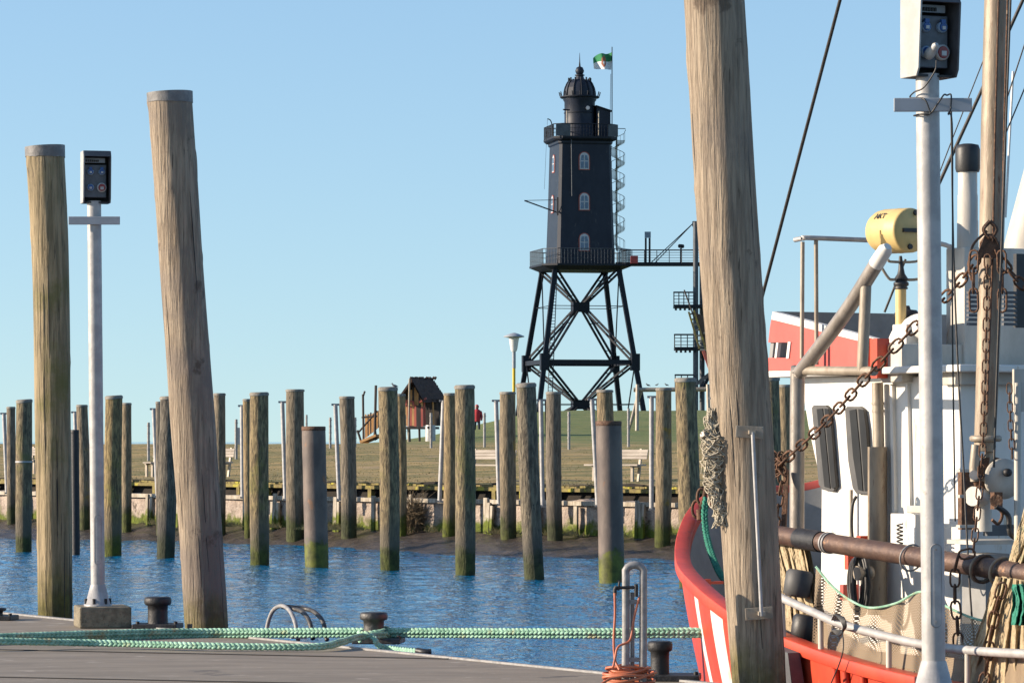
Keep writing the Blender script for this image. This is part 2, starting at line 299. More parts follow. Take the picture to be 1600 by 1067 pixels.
def mudf(a, b):
    X = -42 + 70 * a; d = -11 + 11.8 * b; wy = wallY(X)
    pxx = 800 + F * X / wy; kn = ((-400, 7), (0, 4.9), (130, 2.8), (260, 1.7), (400, 1.5), (520, 1.8), (620, 3.4), (700, 4.4), (850, 3.9), (1000, 2.8), (1300, 2.8)); wd = 7
    for (p0, w0), (p1, w1) in zip(kn, kn[1:]):
        if p0 <= pxx <= p1: wd = w0 + (w1 - w0) * (pxx - p0) / (p1 - p0)
    if pxx > 1300: wd = 2.8
    wd += .35 * noise.noise((X * .5, 3, 0))
    z = .42 + d * (.42 / wd)
    z += .05 * noise.noise((X * .5, d * .9, 1)) + .04 * noise.noise((X * 1.7, d * 2.6, 7)) + .03 * noise.noise((X * 5, d * 7, 3))
    return Vector((X, wy + d, z))
m = MB(); m.grid(mudf, 700, 90); struct(m, 'mud', M['mud'])
def sstep(a, b, x): t = max(0, min(1, (x - a) / (b - a))); return t * t * (3 - 2 * t)
def landz(X, Y):
    d = Y - wallY(X)
    z = 1.50 + .95 * sstep(0, 62, d)
    dk = sstep(-9.5, 3.5, X - (Y - 230) * .012) * sstep(155, 246, Y)
    z += 2.25 * dk * (1 - .75 * sstep(300, 345, Y))
    if X < -8: z -= 0
    z -= 4.5 * sstep(212, 300, Y) * (1 - sstep(-10.5, -3, X))
    z -= 6 * sstep(480, 600, Y)
    return z + .05 * noise.noise((X * .35, Y * .2, 0)) + .03 * noise.noise((X * 1.4, Y * .7, 5))
def landf(a, b):
    X = -70 + 190 * a; d = 3.0 + 620 * (b ** 2.2); Y = wallY(X) + d
    return Vector((X, Y, landz(X, Y)))
m = MB(); m.grid(landf, 260, 300); struct(m, 'ground', M['land'])
# bank soil between wall and meadow
m = MB()
def soilf(a, b):
    X = -70 + 190 * a; d = .1 + 3.1 * b
    z = 1.0 + .55 * sstep(.86, 1, b) + .10 * noise.noise((X * 1.2, b * 3, 2)) + .06 * noise.noise((X * 4, b * 6, 2))
    return Vector((X, wallY(X) + d, z))
m.grid(soilf, 600, 22); struct(m, 'bank', M['soil'])

# quay wall
wdir = Vector((1, -1.07, 0)).normalized(); wn = Vector((-wdir.y, wdir.x, 0)) * -1   # wn points to the camera side
if wn.y > 0: wn = -wn
def wp(px, off, z):
    Y = pxwall(px); p = P(px, 0, Y); return Vector((p.x, p.y, z)) + wn * off
qw = thing('quay_wall', 'low crumbling harbour wall with bleached boards and green algae behind the piles', 'wall', wp(500, 0, .3))
m = MB()
A = Vector((-44, wallY(-44), 0)); Bq = Vector((26, wallY(26), 0))
def wf(a, b):
    p = A.lerp(Bq, a); prof = [(.28, -.2), (.0, .28), (0, 1.18), (-.5, 1.2)]
    t = b * 3; i = min(2, int(t)); t -= i; off = prof[i][0] * (1 - t) + prof[i + 1][0] * t; z = prof[i][1] * (1 - t) + prof[i + 1][1] * t
    q = p + wn * (off + .035 * noise.noise((a * 160, z * 3, 0)) + .025 * noise.noise((a * 600, z * 6, 0))); q.z = z + (.07 * noise.noise((a * 90, 5, 0)) + .05 * noise.noise((a * 400, 5, 0)) if b > .6 else 0); return q
m.grid(wf, 900, 12); m.build('masonry', M['qwall'], qw)
px = -60
k = 0
while px < 1260:
    for j in range(random.choice((1, 2, 2, 3))):
        m = MB(); z1 = random.uniform(1.02, 1.32); b0 = wp(px, random.uniform(.10, .2), -.1); b1 = wp(px + random.uniform(-.6, .6), .12, z1)
        m.beam(b0, b1, random.uniform(.07, .14), .06, up=wn)
        if k < 90: m.build('board', M['batten'], qw); k += 1
        px += random.uniform(4, 7)
    px += random.uniform(22, 60)
m = MB(); m.beam(wp(-200, .02, 1.16), wp(1300, .02, 1.16), .16, .1); m.build('cap_beam', M['batten'], qw)

# boardwalk with lichen edge
bw = thing('boardwalk', 'long plank walkway with yellow lichen edge on short posts above the bank', 'boardwalk', wp(500, -2.0, 1.2))
m = MB(); a, b = A + wn * -2.6, Bq + wn * -2.6
L_ = (b - a).length; nn = int(L_ / .16)
for i in range(nn):
    p = a + (b - a) * ((i + .5) / nn); m.box(p + Vector((0, 0, 1.50 + random.uniform(-.012, .012))), (.145, 1.3 + random.uniform(-.03, .03), .05), rz=math.atan2(wdir.y, wdir.x))
m.build('decking', M['lichen'], bw)
m = MB(); m.beam(a + wn * .72 + Vector((0, 0, 1.43)), b + wn * .72 + Vector((0, 0, 1.43)), .07, .09); m.build('edge_beam', M['lichen'], bw)
i = 0; s = 0
while s < L_:
    if 6 < s < 66:
        m = MB(); p = a + wdir * s + wn * .70; m.box(p + Vector((0, 0, 1.2)), (.13, .13, .38), rz=-.8); m.build('post', M['lichen'], bw)
    s += random.choice((1.0, 1.2, 1.5))

# ------------------------------------------------------------------ piles
def pile_mesh(pts, radii, mt, seed, n=26, rings=60, knots=.0, rough=.02):
    sp = smooth(pts, max(2, rings // (len(pts) - 1)));N = len(sp); rr = []
    for i in range(N):
        t = i / (N - 1) * (len(radii) - 1); j = min(int(t), len(radii) - 2); t -= j; rr.append(radii[j] * (1 - t) + radii[j + 1] * t)
    m = MB(); m.tube(sp, rr, n, cap=False)
    c = [sp[i // n] for i in range(N * n)]
    for i, v in enumerate(m.v):
        d = v - c[i]; r = d.length
        f = 1 + rough * noise.noise((d.x * 3 / r + seed, d.y * 3 / r, v.z * .9)) + rough * .6 * noise.noise((d.x * 7 / r, d.y * 7 / r + seed, v.z * .35))
        if knots:
            kk = noise.noise((d.x * 1.6 / r + seed * 3, d.y * 1.6 / r, v.z * 5.5)); f += knots * .7 * max(0, kk - .36)
        m.v[i] = c[i] + d * f
    m.add(m.v[-n:], [tuple(range(n))])
    return m
GN = 'tall pale wooden piles beside the pontoon'
def near_pile(label, pts, Y, radii, mt, seed, cap_px, name='wooden_pile'):
    q = [P(x, y, Y) for x, y in pts]
    o = thing(name, label, 'pile', (q[0].x, q[0].y, 0), GN)
    pile_mesh(q, radii, mt, seed, 40, 150, .16, .03).build('trunk', mt, o)
    sp = smooth(q, 60); rnd = random.Random(seed)
    for _ in range(12):
        i0 = rnd.randrange(10, len(sp) - 70); ln = rnd.randrange(12, 55); a = rnd.uniform(math.pi * .95, math.pi * 2.05); pts = []
        for k in range(ln):
            i = i0 + k; a += rnd.uniform(-.006, .006); rad = radii[min(len(radii) - 1, int(i / 60))]
            t = i / 60; j = min(int(t), len(radii) - 2); t -= j; rad = radii[j] * (1 - t) + radii[j + 1] * t
            pts.append(sp[i] + Vector((math.cos(a), math.sin(a), 0)) * rad * .992)
        ck = MB(); ck.tube(pts[::3], [.0035 * math.sin(math.pi * (n_ + .5) / len(pts[::3])) + .0012 for n_ in range(len(pts[::3]))], 5); ck.build('drying_crack', M['seam'], o)
    if cap_px:
        m = MB(); tp = q[-1]; dn = (q[-2] - tp).normalized(); r = radii[-1] + .006; tilt = cap_px[1] / F * Y
        vs = []; n = 32
        for k in range(n):
            a = 2 * math.pi * k / n; d = Vector((math.cos(a), math.sin(a), 0)); jag = .008 * noise.noise((math.cos(a) * 4, math.sin(a) * 4, seed))
            vs.append(tp + d * r + dn * (cap_px[0] / F * Y + jag * 2)); 
        for k in range(n):
            a = 2 * math.pi * k / n; d = Vector((math.cos(a), math.sin(a), 0)); vs.append(tp + d * r * 1.01 + Vector((0, 0, .02 + tilt * math.cos(a))))
        m.add(vs, [(k, (k + 1) % n, n + (k + 1) % n, n + k) for k in range(n)], True); m.add(vs[n:], [tuple(range(n))])
        m.build('cap', M['pile_top'], o)
    return o
# bottom (under water) first, top last
near_pile('tall mossy pile furthest left, just left of the grey power post', [(88, 1250), (86, 960), (83, 700), (79, 420), (70, 232)], 34.6, [.165, .165, .172, .178, .186], M['pile_mossy'], 1, (14, 2))
near_pile('tall bare leaning pile between the grey power post and the ladder hoops', [(338, 1260), (323, 980), (300, 640), (281, 380), (265, 148)], 33.2, [.20, .198, .205, .2, .206], M['pile'], 2, (13, 2))
near_pile('thick pale leaning pile in front of the red boat bow', [(1212, 1340), (1186, 1067), (1163, 700), (1139, 380), (1116, 0), (1100, -250)], 24.3, [.182, .182, .2, .205, .205, .205], M['pile'], 3, None)

ords = ['first', 'second', 'third', 'fourth', 'fifth', 'sixth', 'seventh', 'eighth', 'ninth', 'tenth', 'eleventh', 'twelfth', 'thirteenth', 'fourteenth', 'fifteenth']
front = [ # px bottom, py water, px top, py top, width px, kind, tilt, label
 (37, 862, 38, 627, 25, 'w', 3, 'wooden pile with a pale ring, left of the tall mossy pile, standing in water'),
 (118.5, 866, 117, 674, 13, 's', 0, 'slim black steel pile mostly hidden behind the tall mossy pile'),
 (176, 869, 178, 621, 27, 'w', 3, 'wooden pile in water just right of the white power post'),
 (259, 872, 264, 622, 28, 'w', 2, 'wooden pile in water half hidden by the tall leaning pile'),
 (406, 882, 405, 616, 29, 'w', 1, 'wooden pile in water above the ladder hoops, right of the tall leaning pile'),
 (495, 886, 490, 669, 37, 's', 1, 'short wide steel pile left of the play tower, in water'),
 (609, 890, 606, 608, 30, 'w', 1, 'wooden pile in water just left of the play tower, a bird on its top'),
 (727, 898, 726, 605, 31, 'w', 1, 'wooden pile in water between the play tower and the red jacket walker'),
 (835, 905, 822, 602, 31, 'w', 2, 'leaning mossy pile in water below the street lamp'),
 (956, 910, 951, 661, 40, 's', 0, 'short wide steel pile below the lighthouse, in water'),
 (1078, 917, 1071, 594, 33, 'w', 1, 'tallest mossy pile of the front row, beside the thick leaning pile'),
 (1207, 930, 1205, 592, 26, 'w', 1, 'dark pile glimpsed between the thick pale pile and the red cabin'),
]
for i, (xb, yb, xt, yt, wd, kd, tl, lab) in enumerate(front):
    Y = EYE * F / (yb - HZ); r = wd / 2 / F * Y; b0 = P(xb, yb, Y); t0 = P(xt, yt, Y); bt = b0 + (b0 - t0).normalized() * 1.5
    if kd == 'w':
        o = thing('harbour_pile', lab, 'pile', b0, 'wooden harbour piles standing in the water')
        mid = b0.lerp(t0, .5) + Vector((random.uniform(-.02, .02), 0, 0))
        pile_mesh([bt, b0, mid, t0], [r * .98, r, r * 1.03, r * .98], M['fpile'], i * 3.1 + 5, 22, 45, .1, .05).build('trunk', M['fpile'], o)
        m = MB(); m.lathe(t0 + Vector((0, 0, -.03)), [(r * 1.05, 0), (r * 1.06, .05), (r * .9, .075)], 20, M=Matrix.Rotation(random.uniform(.02, .06), 3, 'X') @ Matrix.Rotation(-tl * .02, 3, 'Y')); m.build('cap', M['fcap'], o)
        if i == 0:
            m = MB(); m.cyl(P(37.5, 722.5, Y), P(37.5, 720, Y), r * 1.1, n=20); m.build('ring', M['galv'], o)
    else:
        o = thing('steel_pile', lab, 'pile', b0, 'short tarred steel piles standing in the water')
        m = MB(); mt_ = M['iron'] if i == 1 else M['spile']
        q = [bt + (t0 - bt) * (k / 20) for k in range(21)]; m.tube(q, [r * (1 + .008 * math.sin(k * 5)) for k in range(21)], 28); m.build('tube', mt_, o)
        m = MB(); m.lathe(t0, [(r * 1.0, -.05), (r * 1.02, -.045), (r * 1.02, .03), (r * .95, .04)], 24); m.build('rim', M['rust'] if i > 1 else M['iron'], o)
back = [ # px bottom, py bottom, px top, py top, width
 (18, 812, 17, 637, 14, 'slim pile at the wall, leftmost in the photo'),
 (133, 815, 128, 634, 18, 'pile at the wall showing between the tall mossy pile and the power post'),
 (198, 815, 198, 631, 15, 'pile at the wall, just right of the pile beside the power post'),
 (250, 815, 249, 629, 12, 'pile at the wall peeking out left of a nearer pile, by the leaning trunk'),
 (343, 818, 343, 616, 19, 'pile at the wall touching the right side of the tall leaning trunk'),
 (389, 820, 386, 625, 14, 'narrow pile at the wall peeking out behind the pile above the ladder hoops'),
 (462, 826, 461, 610, 29, 'stout pile at the wall just left of the short wide steel pile'),
 (545, 822, 542, 621, 24, 'pile at the wall between the steel pile and the play ramp'),
 (627, 833, 625, 617, 17, 'shaded pile at the wall touching the one the bird stands on'),
 (701, 843, 703, 616, 20, 'pale pile at the wall right of the play tower'),
 (795, 846, 793, 614, 25, 'pile at the wall below and left of the street lamp post'),
 (868, 852, 865, 614, 24, 'pile at the wall under the left lighthouse legs'),
 (953, 855, 945, 611, 26, 'pile at the wall rising behind the steel pile below the lighthouse'),
 (1035, 850, 1037, 608, 25, 'pile at the wall under the right lighthouse legs'),
 (1226, 855, 1226, 603, 22, 'grey pile at the wall seen left of the boat cabin'),
]
for i, (xb, yb, xt, yt, wd, lab) in enumerate(back):
    Y = pxwall(xb, -1.0); r = wd / 2 / F * Y; b0 = P(xb, yb, Y); b0.z = .1; t0 = P(xt, yt, Y)
    o = thing('wall_pile', lab, 'pile', b0, 'wooden piles standing along the harbour wall')
    mid = b0.lerp(t0, .5) + Vector((random.uniform(-.03, .03), 0, 0))
    pile_mesh([b0 - Vector((0, 0, .5)), b0, mid, t0], [r, r, r * 1.02, r * .96], M['fpile2'], i * 2.3 + 50, 20, 40, .1, .05).build('trunk', M['fpile2'], o)
    m = MB(); m.lathe(t0 + Vector((0, 0, -.03)), [(r * 1.03, 0), (r * 1.04, .04), (r * .9, .06)], 18); m.build('cap', M['fcap'], o)
# sliding guide pipes along the wall
pipes = [(6, 11, 646, 770), (117, 121, 644, 770), (240, 246, 639, 775), (378, 379, 634, 777), (441, 446, 628, 780), (524, 530, 632, 780), (693, 687, 626, 783), (775, 780, 626, 788), (845, 848, 625, 790), (925, 934, 624, 790), (1018, 1018, 620, 795), (1115, 1115, 622, 800)]
labs = ['at the left edge of the photo', 'between the mossy pile and the power post', 'left of the tall leaning pile', 'left of the pile above the ladder hoops', 'left of the stout pile beside the steel pile', 'before the play ramp', 'right of the play tower', 'below the street lamp, left of a wall pile', 'right of the leaning mossy pile', 'leaning against the pile below the lighthouse', 'under the right lighthouse legs', 'just behind the hanging net at the thick pile']
for (x0, x1, y0, y1), lb in zip(pipes, labs):
    Y = pxwall(x0, -.8); t0, b0 = P(x0, y0, Y), P(x1, y1, Y); r = .055
    o = thing('guide_pipe', 'thin grey steel guide pipe ' + lb, 'guide pipe', b0, 'paired steel guide pipes along the harbour wall')
    m = MB(); m.cyl(b0, t0, r, n=10); m.build('pipe', M['galv'], o)
    dx = Vector((.13, .02, 0)); m = MB(); m.cyl(b0 + dx + Vector((.02, 0, -.25)), t0 + dx, r * .7, n=8); m.build('rear_pipe', M['rust'], o)
    m = MB(); m.beam(t0 + Vector((-.1, 0, 0)), t0 + dx + Vector((.1, 0, 0)), .08, .05); m.beam(b0 + Vector((-.06, 0, 0)), b0 + Vector((.2, 0, -.02)), .1, .05); m.build('bracket', M['galvd'], o)

# ------------------------------------------------------------------ pontoon
def edge(px): Y = EYEP * F / (957 + .1 * px - HZ); return Vector(((px - 800) / F * Y, Y, DK))
DK = .95; EYEP = EYE - DK
m = MB(); e0, e1 = edge(-1500), edge(2300)
tp = [Vector((e0.x, e0.y, DK)), Vector((e1.x, e1.y, DK)), Vector((e1.x, -12, DK)), Vector((e0.x, -12, DK))]
m.prism(tp, (0, 0, -.75)); struct(m, 'pontoon', M['deck'], bevel=.02)
m = MB()
def deckp(px, py): Y = EYEP * F / (py - HZ); p = P(px, py, Y); return p
for (x0, y0, x1, y1, wd) in ((-200, 1011, 700, 1029.5, .012), (-200, 1054, 1000, 1078, .008)):
    a, b = deckp(x0, y0), deckp(x1, y1); m.beam(a + Vector((0, 0, .004)), b + Vector((0, 0, .004)), wd * 3, .006)
struct(m, 'deck_seam', M['seam'])
m = MB(); m.beam(edge(-700) + Vector((-.02, -.03, .0)), edge(1500) + Vector((-.02, -.03, .0)), .05, .03); struct(m, 'deck_kerb', M['alu'] if False else M['galvd'])

def braid(mb, pts, r, pitch=.16, n=5):
    sp = smooth(pts, 10); Ls = [0]
    for i in range(1, len(sp)): Ls.append(Ls[-1] + (sp[i] - sp[i - 1]).length)
    T = Ls[-1]; step = pitch / 10; K = int(T / step); q = []; j = 0
    for i in range(K + 1):
        s = i * step
        while j < len(Ls) - 2 and Ls[j + 1] < s: j += 1
        t = (s - Ls[j]) / max(1e-6, Ls[j + 1] - Ls[j]); q.append((s, sp[j].lerp(sp[j + 1], min(1, t)), (sp[j + 1] - sp[j]).normalized()))
    for ph in range(4):
        out = []
        for s, p, d in q:
            a = 2 * math.pi * (s / pitch) + ph * math.pi / 2
            sd = d.cross(Vector((0, 1, 0))); sd = sd.normalized() if sd.length > .1 else Vector((0, 0, 1)); fw = sd.cross(d).normalized()
            sg = 1
            out.append(p + sd * (r * .62 * math.sin(a)) + fw * (r * .45 * math.sin(2 * a)))
        mb.tube(out, r * .52, n)
# mooring ropes
def deckr(px, py, Y): return P(px, py, Y)
m = MB()
pr = [P(-60, 996, 29.0), P(0, 994, 29.2), P(120, 990, 29.6), P(230, 987, 30.0), P(320, 986, 30.2), P(420, 985.5, 30.0), P(560, 985, 29.6), P(700, 985.5, 29.2), P(900, 986, 28.6), P(1087, 985, 28.3), P(1110, 985, 28.4)]
braid(m, pr, .026)
braid(m, [p + Vector((0, .02, -.032)) if i > 3 else p + Vector((0, .02, -.036 - (3 - i) * .006)) for i, p in enumerate(pr)], .026)
top(m, 'mooring_rope', M['rope'], P(560, 985, 29.6), 'doubled pale green braided mooring rope stretched taut from the left edge to the red bow', 'rope')
m = MB()
pr = [P(-60, 998, 28.2), P(0, 1001, 28.3), P(150, 1004, 28.6), P(300, 1008, 28.3), P(400, 1010, 28.2), P(500, 1009.5, 28.2), P(535, 1002, 28.6), P(560, 995, 28.9), P(585, 993, 29.2), P(603, 992, 29.4), P(606, 999, 29.6)]
braid(m, pr, .027)
top(m, 'mooring_rope', M['rope'], P(400, 1010, 28.2), 'slack green braided rope lying on the deck, running to the middle bollard', 'rope')
m = MB(); braid(m, [P(560, 1001, 29.0), P(572, 992, 29.0), P(584, 996, 29.0), P(592, 1008, 28.9), P(612, 1013, 28.8), P(650, 1017, 28.5), P(664, 1018, 28.5)], .024)
m.build('rope_tail_tmp', M['rope']); o = bpy.data.objects['rope_tail_tmp']; o.name = 'rope_tail'; tag(o, 'short green rope tail lying right of the middle bollard, its end taped black', 'rope')
m = MB(); m.tube(smooth([P(652, 1016, 28.45), P(662, 1018, 28.4), P(674, 1018, 28.4)], 4), .026, 10); m.build('taped_end', M['black'], o)

# bollards
def bollard(label, cx, by, top_y, wtop, mt, base, name='bollard', sh=None):
    Y = EYEP * F / (by - HZ) if sh is None else sh; c = P(cx, by, Y); c.z = DK; h = (by - top_y) / F * Y; r = wtop / 2 / F * Y
    o = thing(name, label, 'bollard', c, 'iron bollards on the pontoon edge')
    m = MB(); m.lathe(c, [(r * .82, .0), (r * .78, .02), (r * .76, h * .55), (r * .78, h * .72), (r * .99, h * .76), (r * 1.04, h * .82), (r * 1.04, h * .92), (r * .98, h * .98), (r * .8, h * 1.0)], 26)
    m.build('drum', mt, o)
    m = MB(); m.box(c + Vector((base[1], 0, .02)), (base[0], .34, .045), rz=-.1); m.build('base_plate', mt, o, bevel=.008)
    for sx in (-1, 1):
        m = MB(); m.cyl(c + Vector((base[1] + sx * base[0] * .42, -.1, .04)), c + Vector((base[1] + sx * base[0] * .42, -.1, .065)), .018, n=6); m.build('bolt', mt, o)
bollard('black bollard on the pontoon edge between the power post and the leaning pile', 246.5, 981, 932, 41, M['iron'], (.40, 0))
bollard('grey bollard with the green ropes looped round it, middle of the edge', 584, 1012, 964, 42, M['ironlt'], (.40, .04), sh=29.45)
bollard('dark bollard behind the coiled hose beside the red bow', 1031, 1062, 1001, 38, M['iron'], (.44, .06))
bollard('black bollard barely showing at the left edge of the photo', -10, 968, 949, 38, M['iron'], (.4, 0))
m = MB(); Y = 31.2; c = P(296.5, 978, Y); m.box((c.x, c.y, DK + .03), (.04, .06, .07)); top(m, 'stud', M['iron'], (c.x, c.y, DK), 'tiny black stud at the foot of the leaning pile', 'stud')
# ropes turns round the middle bollard
m = MB(); c = P(584, 1012, 29.45)
for k, (zz, rr) in enumerate(((.05, .118), (.095, .116))):
    m2 = [Vector((c.x + rr * math.cos(a), c.y + rr * math.sin(a), DK + zz + .015 * math.sin(a + k))) for a in [2 * math.pi * i / 20 for i in range(19)]]
    braid(m, m2, .022)
top(m, 'bollard_turns', M['rope'], (c.x, c.y, DK), 'turns of green rope wound round the middle bollard', 'rope')

# concrete block under the left power post
Yp = EYEP * F / (981 - HZ)
def pedestal(name, label, cx_b, cx_t, y_box_top, y_box_bot, Y, yaw, bar_w, block, plug=False, barx=0):
    s = Y / F; bx = (cx_b - 800) * s; tx = (cx_t - 800) * s; zbt = EYE + (HZ - y_box_bot) * s; ztp = EYE + (HZ - y_box_top) * s; zb = DK + block
    o = thing(name, label, 'power post', (bx, Y, zb), 'grey power posts on the pontoon')
    m = MB(); pa = Vector((bx, Y, zb + .14)); pb = Vector((tx, Y, zbt + .02)); m.cyl(pa, pb, .0625, n=32)
    m.build('post', M['galv'], o)
    m = MB(); m.lathe((bx, Y, zb), [(.125, 0), (.125, .018), (.11, .02), (.068, .185), (.0655, .19)], 28); m.build('foot_cone', M['galv'], o)
    for k in range(6):
        a = k * math.pi / 3 + .3; m = MB(); p = Vector((bx + .108 * math.cos(a), Y + .108 * math.sin(a), zb + .018)); m.cyl(p, p + Vector((0, 0, .05)), .014, n=6); m.build('bolt', M['iron'], o)
    # inspection cover outline low on the post
    m = MB(); cc = Vector((bx + (tx - bx) * .18, Y, 0)); z0, z1 = zb + .3 + .1, zb + .78
    pts = []
    for k in range(24):
        a = 2 * math.pi * k / 24; xx = .03 * math.cos(a); zz = (z1 if math.sin(a) > 0 else z0) + .03 * math.sin(a); yy = -math.sqrt(max(0, .0628 ** 2 - (xx + .012) ** 2)); pts.append(Vector((cc.x + xx + .012, cc.y + yy, zz)))
    m.tube(pts, .0025, 5, closed=True)
    for zz in (z0, z1): m.cyl(Vector((cc.x + .012, Y - .0655, zz)), Vector((cc.x + .012, Y - .06, zz)), .006, n=8)
    m.build('cover_outline', M['galvd'], o)
    Mr = Matrix.Rotation(yaw, 3, 'Z'); W, D, H = .25, .20, ztp - zbt; c0 = Vector((tx + .015, Y, zbt))
    T = lambda x, y, z: c0 + Mr @ Vector((x, y, z))
    # hood: back, two cheeks, sloped roof, open at front (-y)
    t = .012; m = MB()
    cheek = lambda sx: [T(sx, D / 2, 0), T(sx, -D / 2 + .035, 0), T(sx, -D / 2 + .012, .04), T(sx, -D / 2 - .012, H - .05), T(sx, -D / 2 + .02, H), T(sx, D / 2, H)]
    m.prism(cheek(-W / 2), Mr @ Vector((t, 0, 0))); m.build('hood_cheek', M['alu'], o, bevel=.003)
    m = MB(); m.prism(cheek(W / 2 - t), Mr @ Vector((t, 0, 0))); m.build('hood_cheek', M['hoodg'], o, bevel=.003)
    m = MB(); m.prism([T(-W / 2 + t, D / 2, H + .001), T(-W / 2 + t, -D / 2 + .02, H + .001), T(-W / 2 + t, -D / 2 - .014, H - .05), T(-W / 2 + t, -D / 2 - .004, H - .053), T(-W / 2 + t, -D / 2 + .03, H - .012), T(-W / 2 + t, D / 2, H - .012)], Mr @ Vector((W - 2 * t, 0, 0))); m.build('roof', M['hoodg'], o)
    m = MB(); m.prism([T(-W / 2 + t, D / 2, 0), T(-W / 2 + t, D / 2 - .01, 0), T(-W / 2 + t, D / 2 - .01, H - .013), T(-W / 2 + t, D / 2, H - .013)], Mr @ Vector((W - 2 * t, 0, 0)))
    m.prism([T(-W / 2 + t, D / 2 - .011, 0), T(-W / 2 + t, -D / 2 + .05, 0), T(-W / 2 + t, -D / 2 + .05, .012), T(-W / 2 + t, D / 2 - .011, .012)], Mr @ Vector((W - 2 * t, 0, 0)))
    m.build('lining', M['hoodd'], o)
    m = MB(); m.prism([T(-W / 2 + .02, -.03, .05), T(W / 2 - .035, -.03, .05), T(W / 2 - .035, -.03, H * .74), T(-W / 2 + .02, -.03, H * .74)], Mr @ Vector((0, .04, 0))); m.build('socket_panel', M['panel'], o, bevel=.006)
    m = MB(); m.prism([T(-W / 2 + .02, -.02, H * .78), T(W / 2 - .045, -.02, H * .78), T(W / 2 - .045, -.02, H * .87), T(-W / 2 + .02, -.02, H * .87)], Mr @ Vector((0, .03, 0))); mm = m.build('breaker_strip', M['lampg'], o)
    m = MB()
    for k in range(7): m.box(T(-W / 2 + .04 + k * .017, -.024, H * .815), (.011, .01, .02), yaw)
    m.build('breaker', M['hoodd'], mm)
    for (sx, sz, kd) in ((-.052, .6, 'b'), (.048, .6, 'b'), (-.052, .3, 'B'), (.048, .3, 'R')):
        rr = {'b': .029, 'B': .031, 'R': .042}[kd]; c = T(sx, -.03, H * sz)
        Mx = Mr @ Matrix.Rotation(R(90), 3, 'X')
        m = MB(); m.lathe(c, [(rr, 0), (rr, .02), (rr * .8, .024)], 20, M=Mx); so_ = m.build('socket', M['lblue'] if kd != 'R' else M['wplast'], o)
        m = MB(); m.lathe(c + Mr @ Vector((0, -.0245, 0)), [(rr * .78, 0), (rr * .7, .006)], 18, M=Mx); m.build('socket_lid', M['blue'] if kd != 'R' else M['redp'], so_)
        m = MB(); m.box(c + Mr @ Vector((0, -.033, -rr * .15)), (rr * .7, .004, rr * .6), yaw); m.build('window', M['wplast'], so_)
        if kd == 'b': m = MB(); m.box(c + Mr @ Vector((0, -.02, rr * 1.05)), (rr * .9, .02, rr * .7), yaw); m.build('latch', M['blue'], so_)
    zc = EYE + (HZ - (y_box_bot + 29 * (31.9 / Y) * .85 + 3)) * s
    m = MB(); m.box((tx + barx, Y - .075, zc), (bar_w, .022, .072), rz=.0); m.build('crossbar', M['lampg'], o, bevel=.004)
    if plug:
        c = T(-.045, -.07, H * .27); Mx = Mr @ Matrix.Rotation(R(60), 3, 'X'); m = MB(); m.lathe(c, [(.026, -.02), (.03, 0), (.028, .02), (.018, .05), (.02, .07), (.01, .085)], 14, M=Mx)
        pl = m.build('plug', M['wplast'], o)
    return o, T, H, zc
c = P(156, 981, Yp); c.z = DK
m = MB(); cz = .19; m.box(c + Vector((0, .2, cz / 2)), (.46, .50, cz), rz=R(13)); top(m, 'concrete_block', M['concrete'], (c.x, c.y + .2, DK), 'rough concrete block on the deck carrying the left power post', 'concrete block', bevel=.015)
pedestal('power_post', 'grey power post with socket box, standing on the concrete block at left', 153, 147, 237, 318, Yp + .15, R(14), .456, .19, barx=.01)
o2, T2, H2, zc2 = pedestal('power_post', 'large near power post with cable plugged in, in front of the boat cabin', 1459, 1449, -8, 122, 19.0, R(24), .412, .30, plug=True, barx=.02)
# block below the near one, out of frame at the bottom
c = P(1459, 1180, 19.0); m = MB(); m.box((c.x, 19.0, DK + .15), (.5, .45, .298), rz=.2); top(m, 'concrete_block', M['concrete'], (c.x, 19.0, DK), 'concrete block carrying the near power post below the photo edge', 'concrete block', bevel=.01)
m = MB(); bx = (1449 - 800) / F * 19
cp = [T2(-.045, -.14, H2 * .17), T2(-.06, -.15, .02)] + [Vector((bx + x, 19 - y, zc2 + z)) for x, y, z in ((-.03, .1, .09), (-.075, .05, .07), (-.09, .0, .045), (-.03, .1, .03), (.0, .102, -.03), (.0, .1, -.05), (-.05, .08, -.05), (-.07, .0, -.05), (.0, .07, -.05), (.04, .1, .0), (.075, .1, .05), (.1, .03, .055), (.115, .09, .05), (.11, .1, -.03), (.1, .09, -.05), (.125, .05, -.1), (.13, .03, -.6), (.13, .03, -1.2), (.16, -.1, -2.2))]
m.tube(smooth(cp, 6), .0045, 6); top(m, 'power_cable', M['black'], cp[0], 'thin black cable wound round the crossbar of the near power post', 'cable')

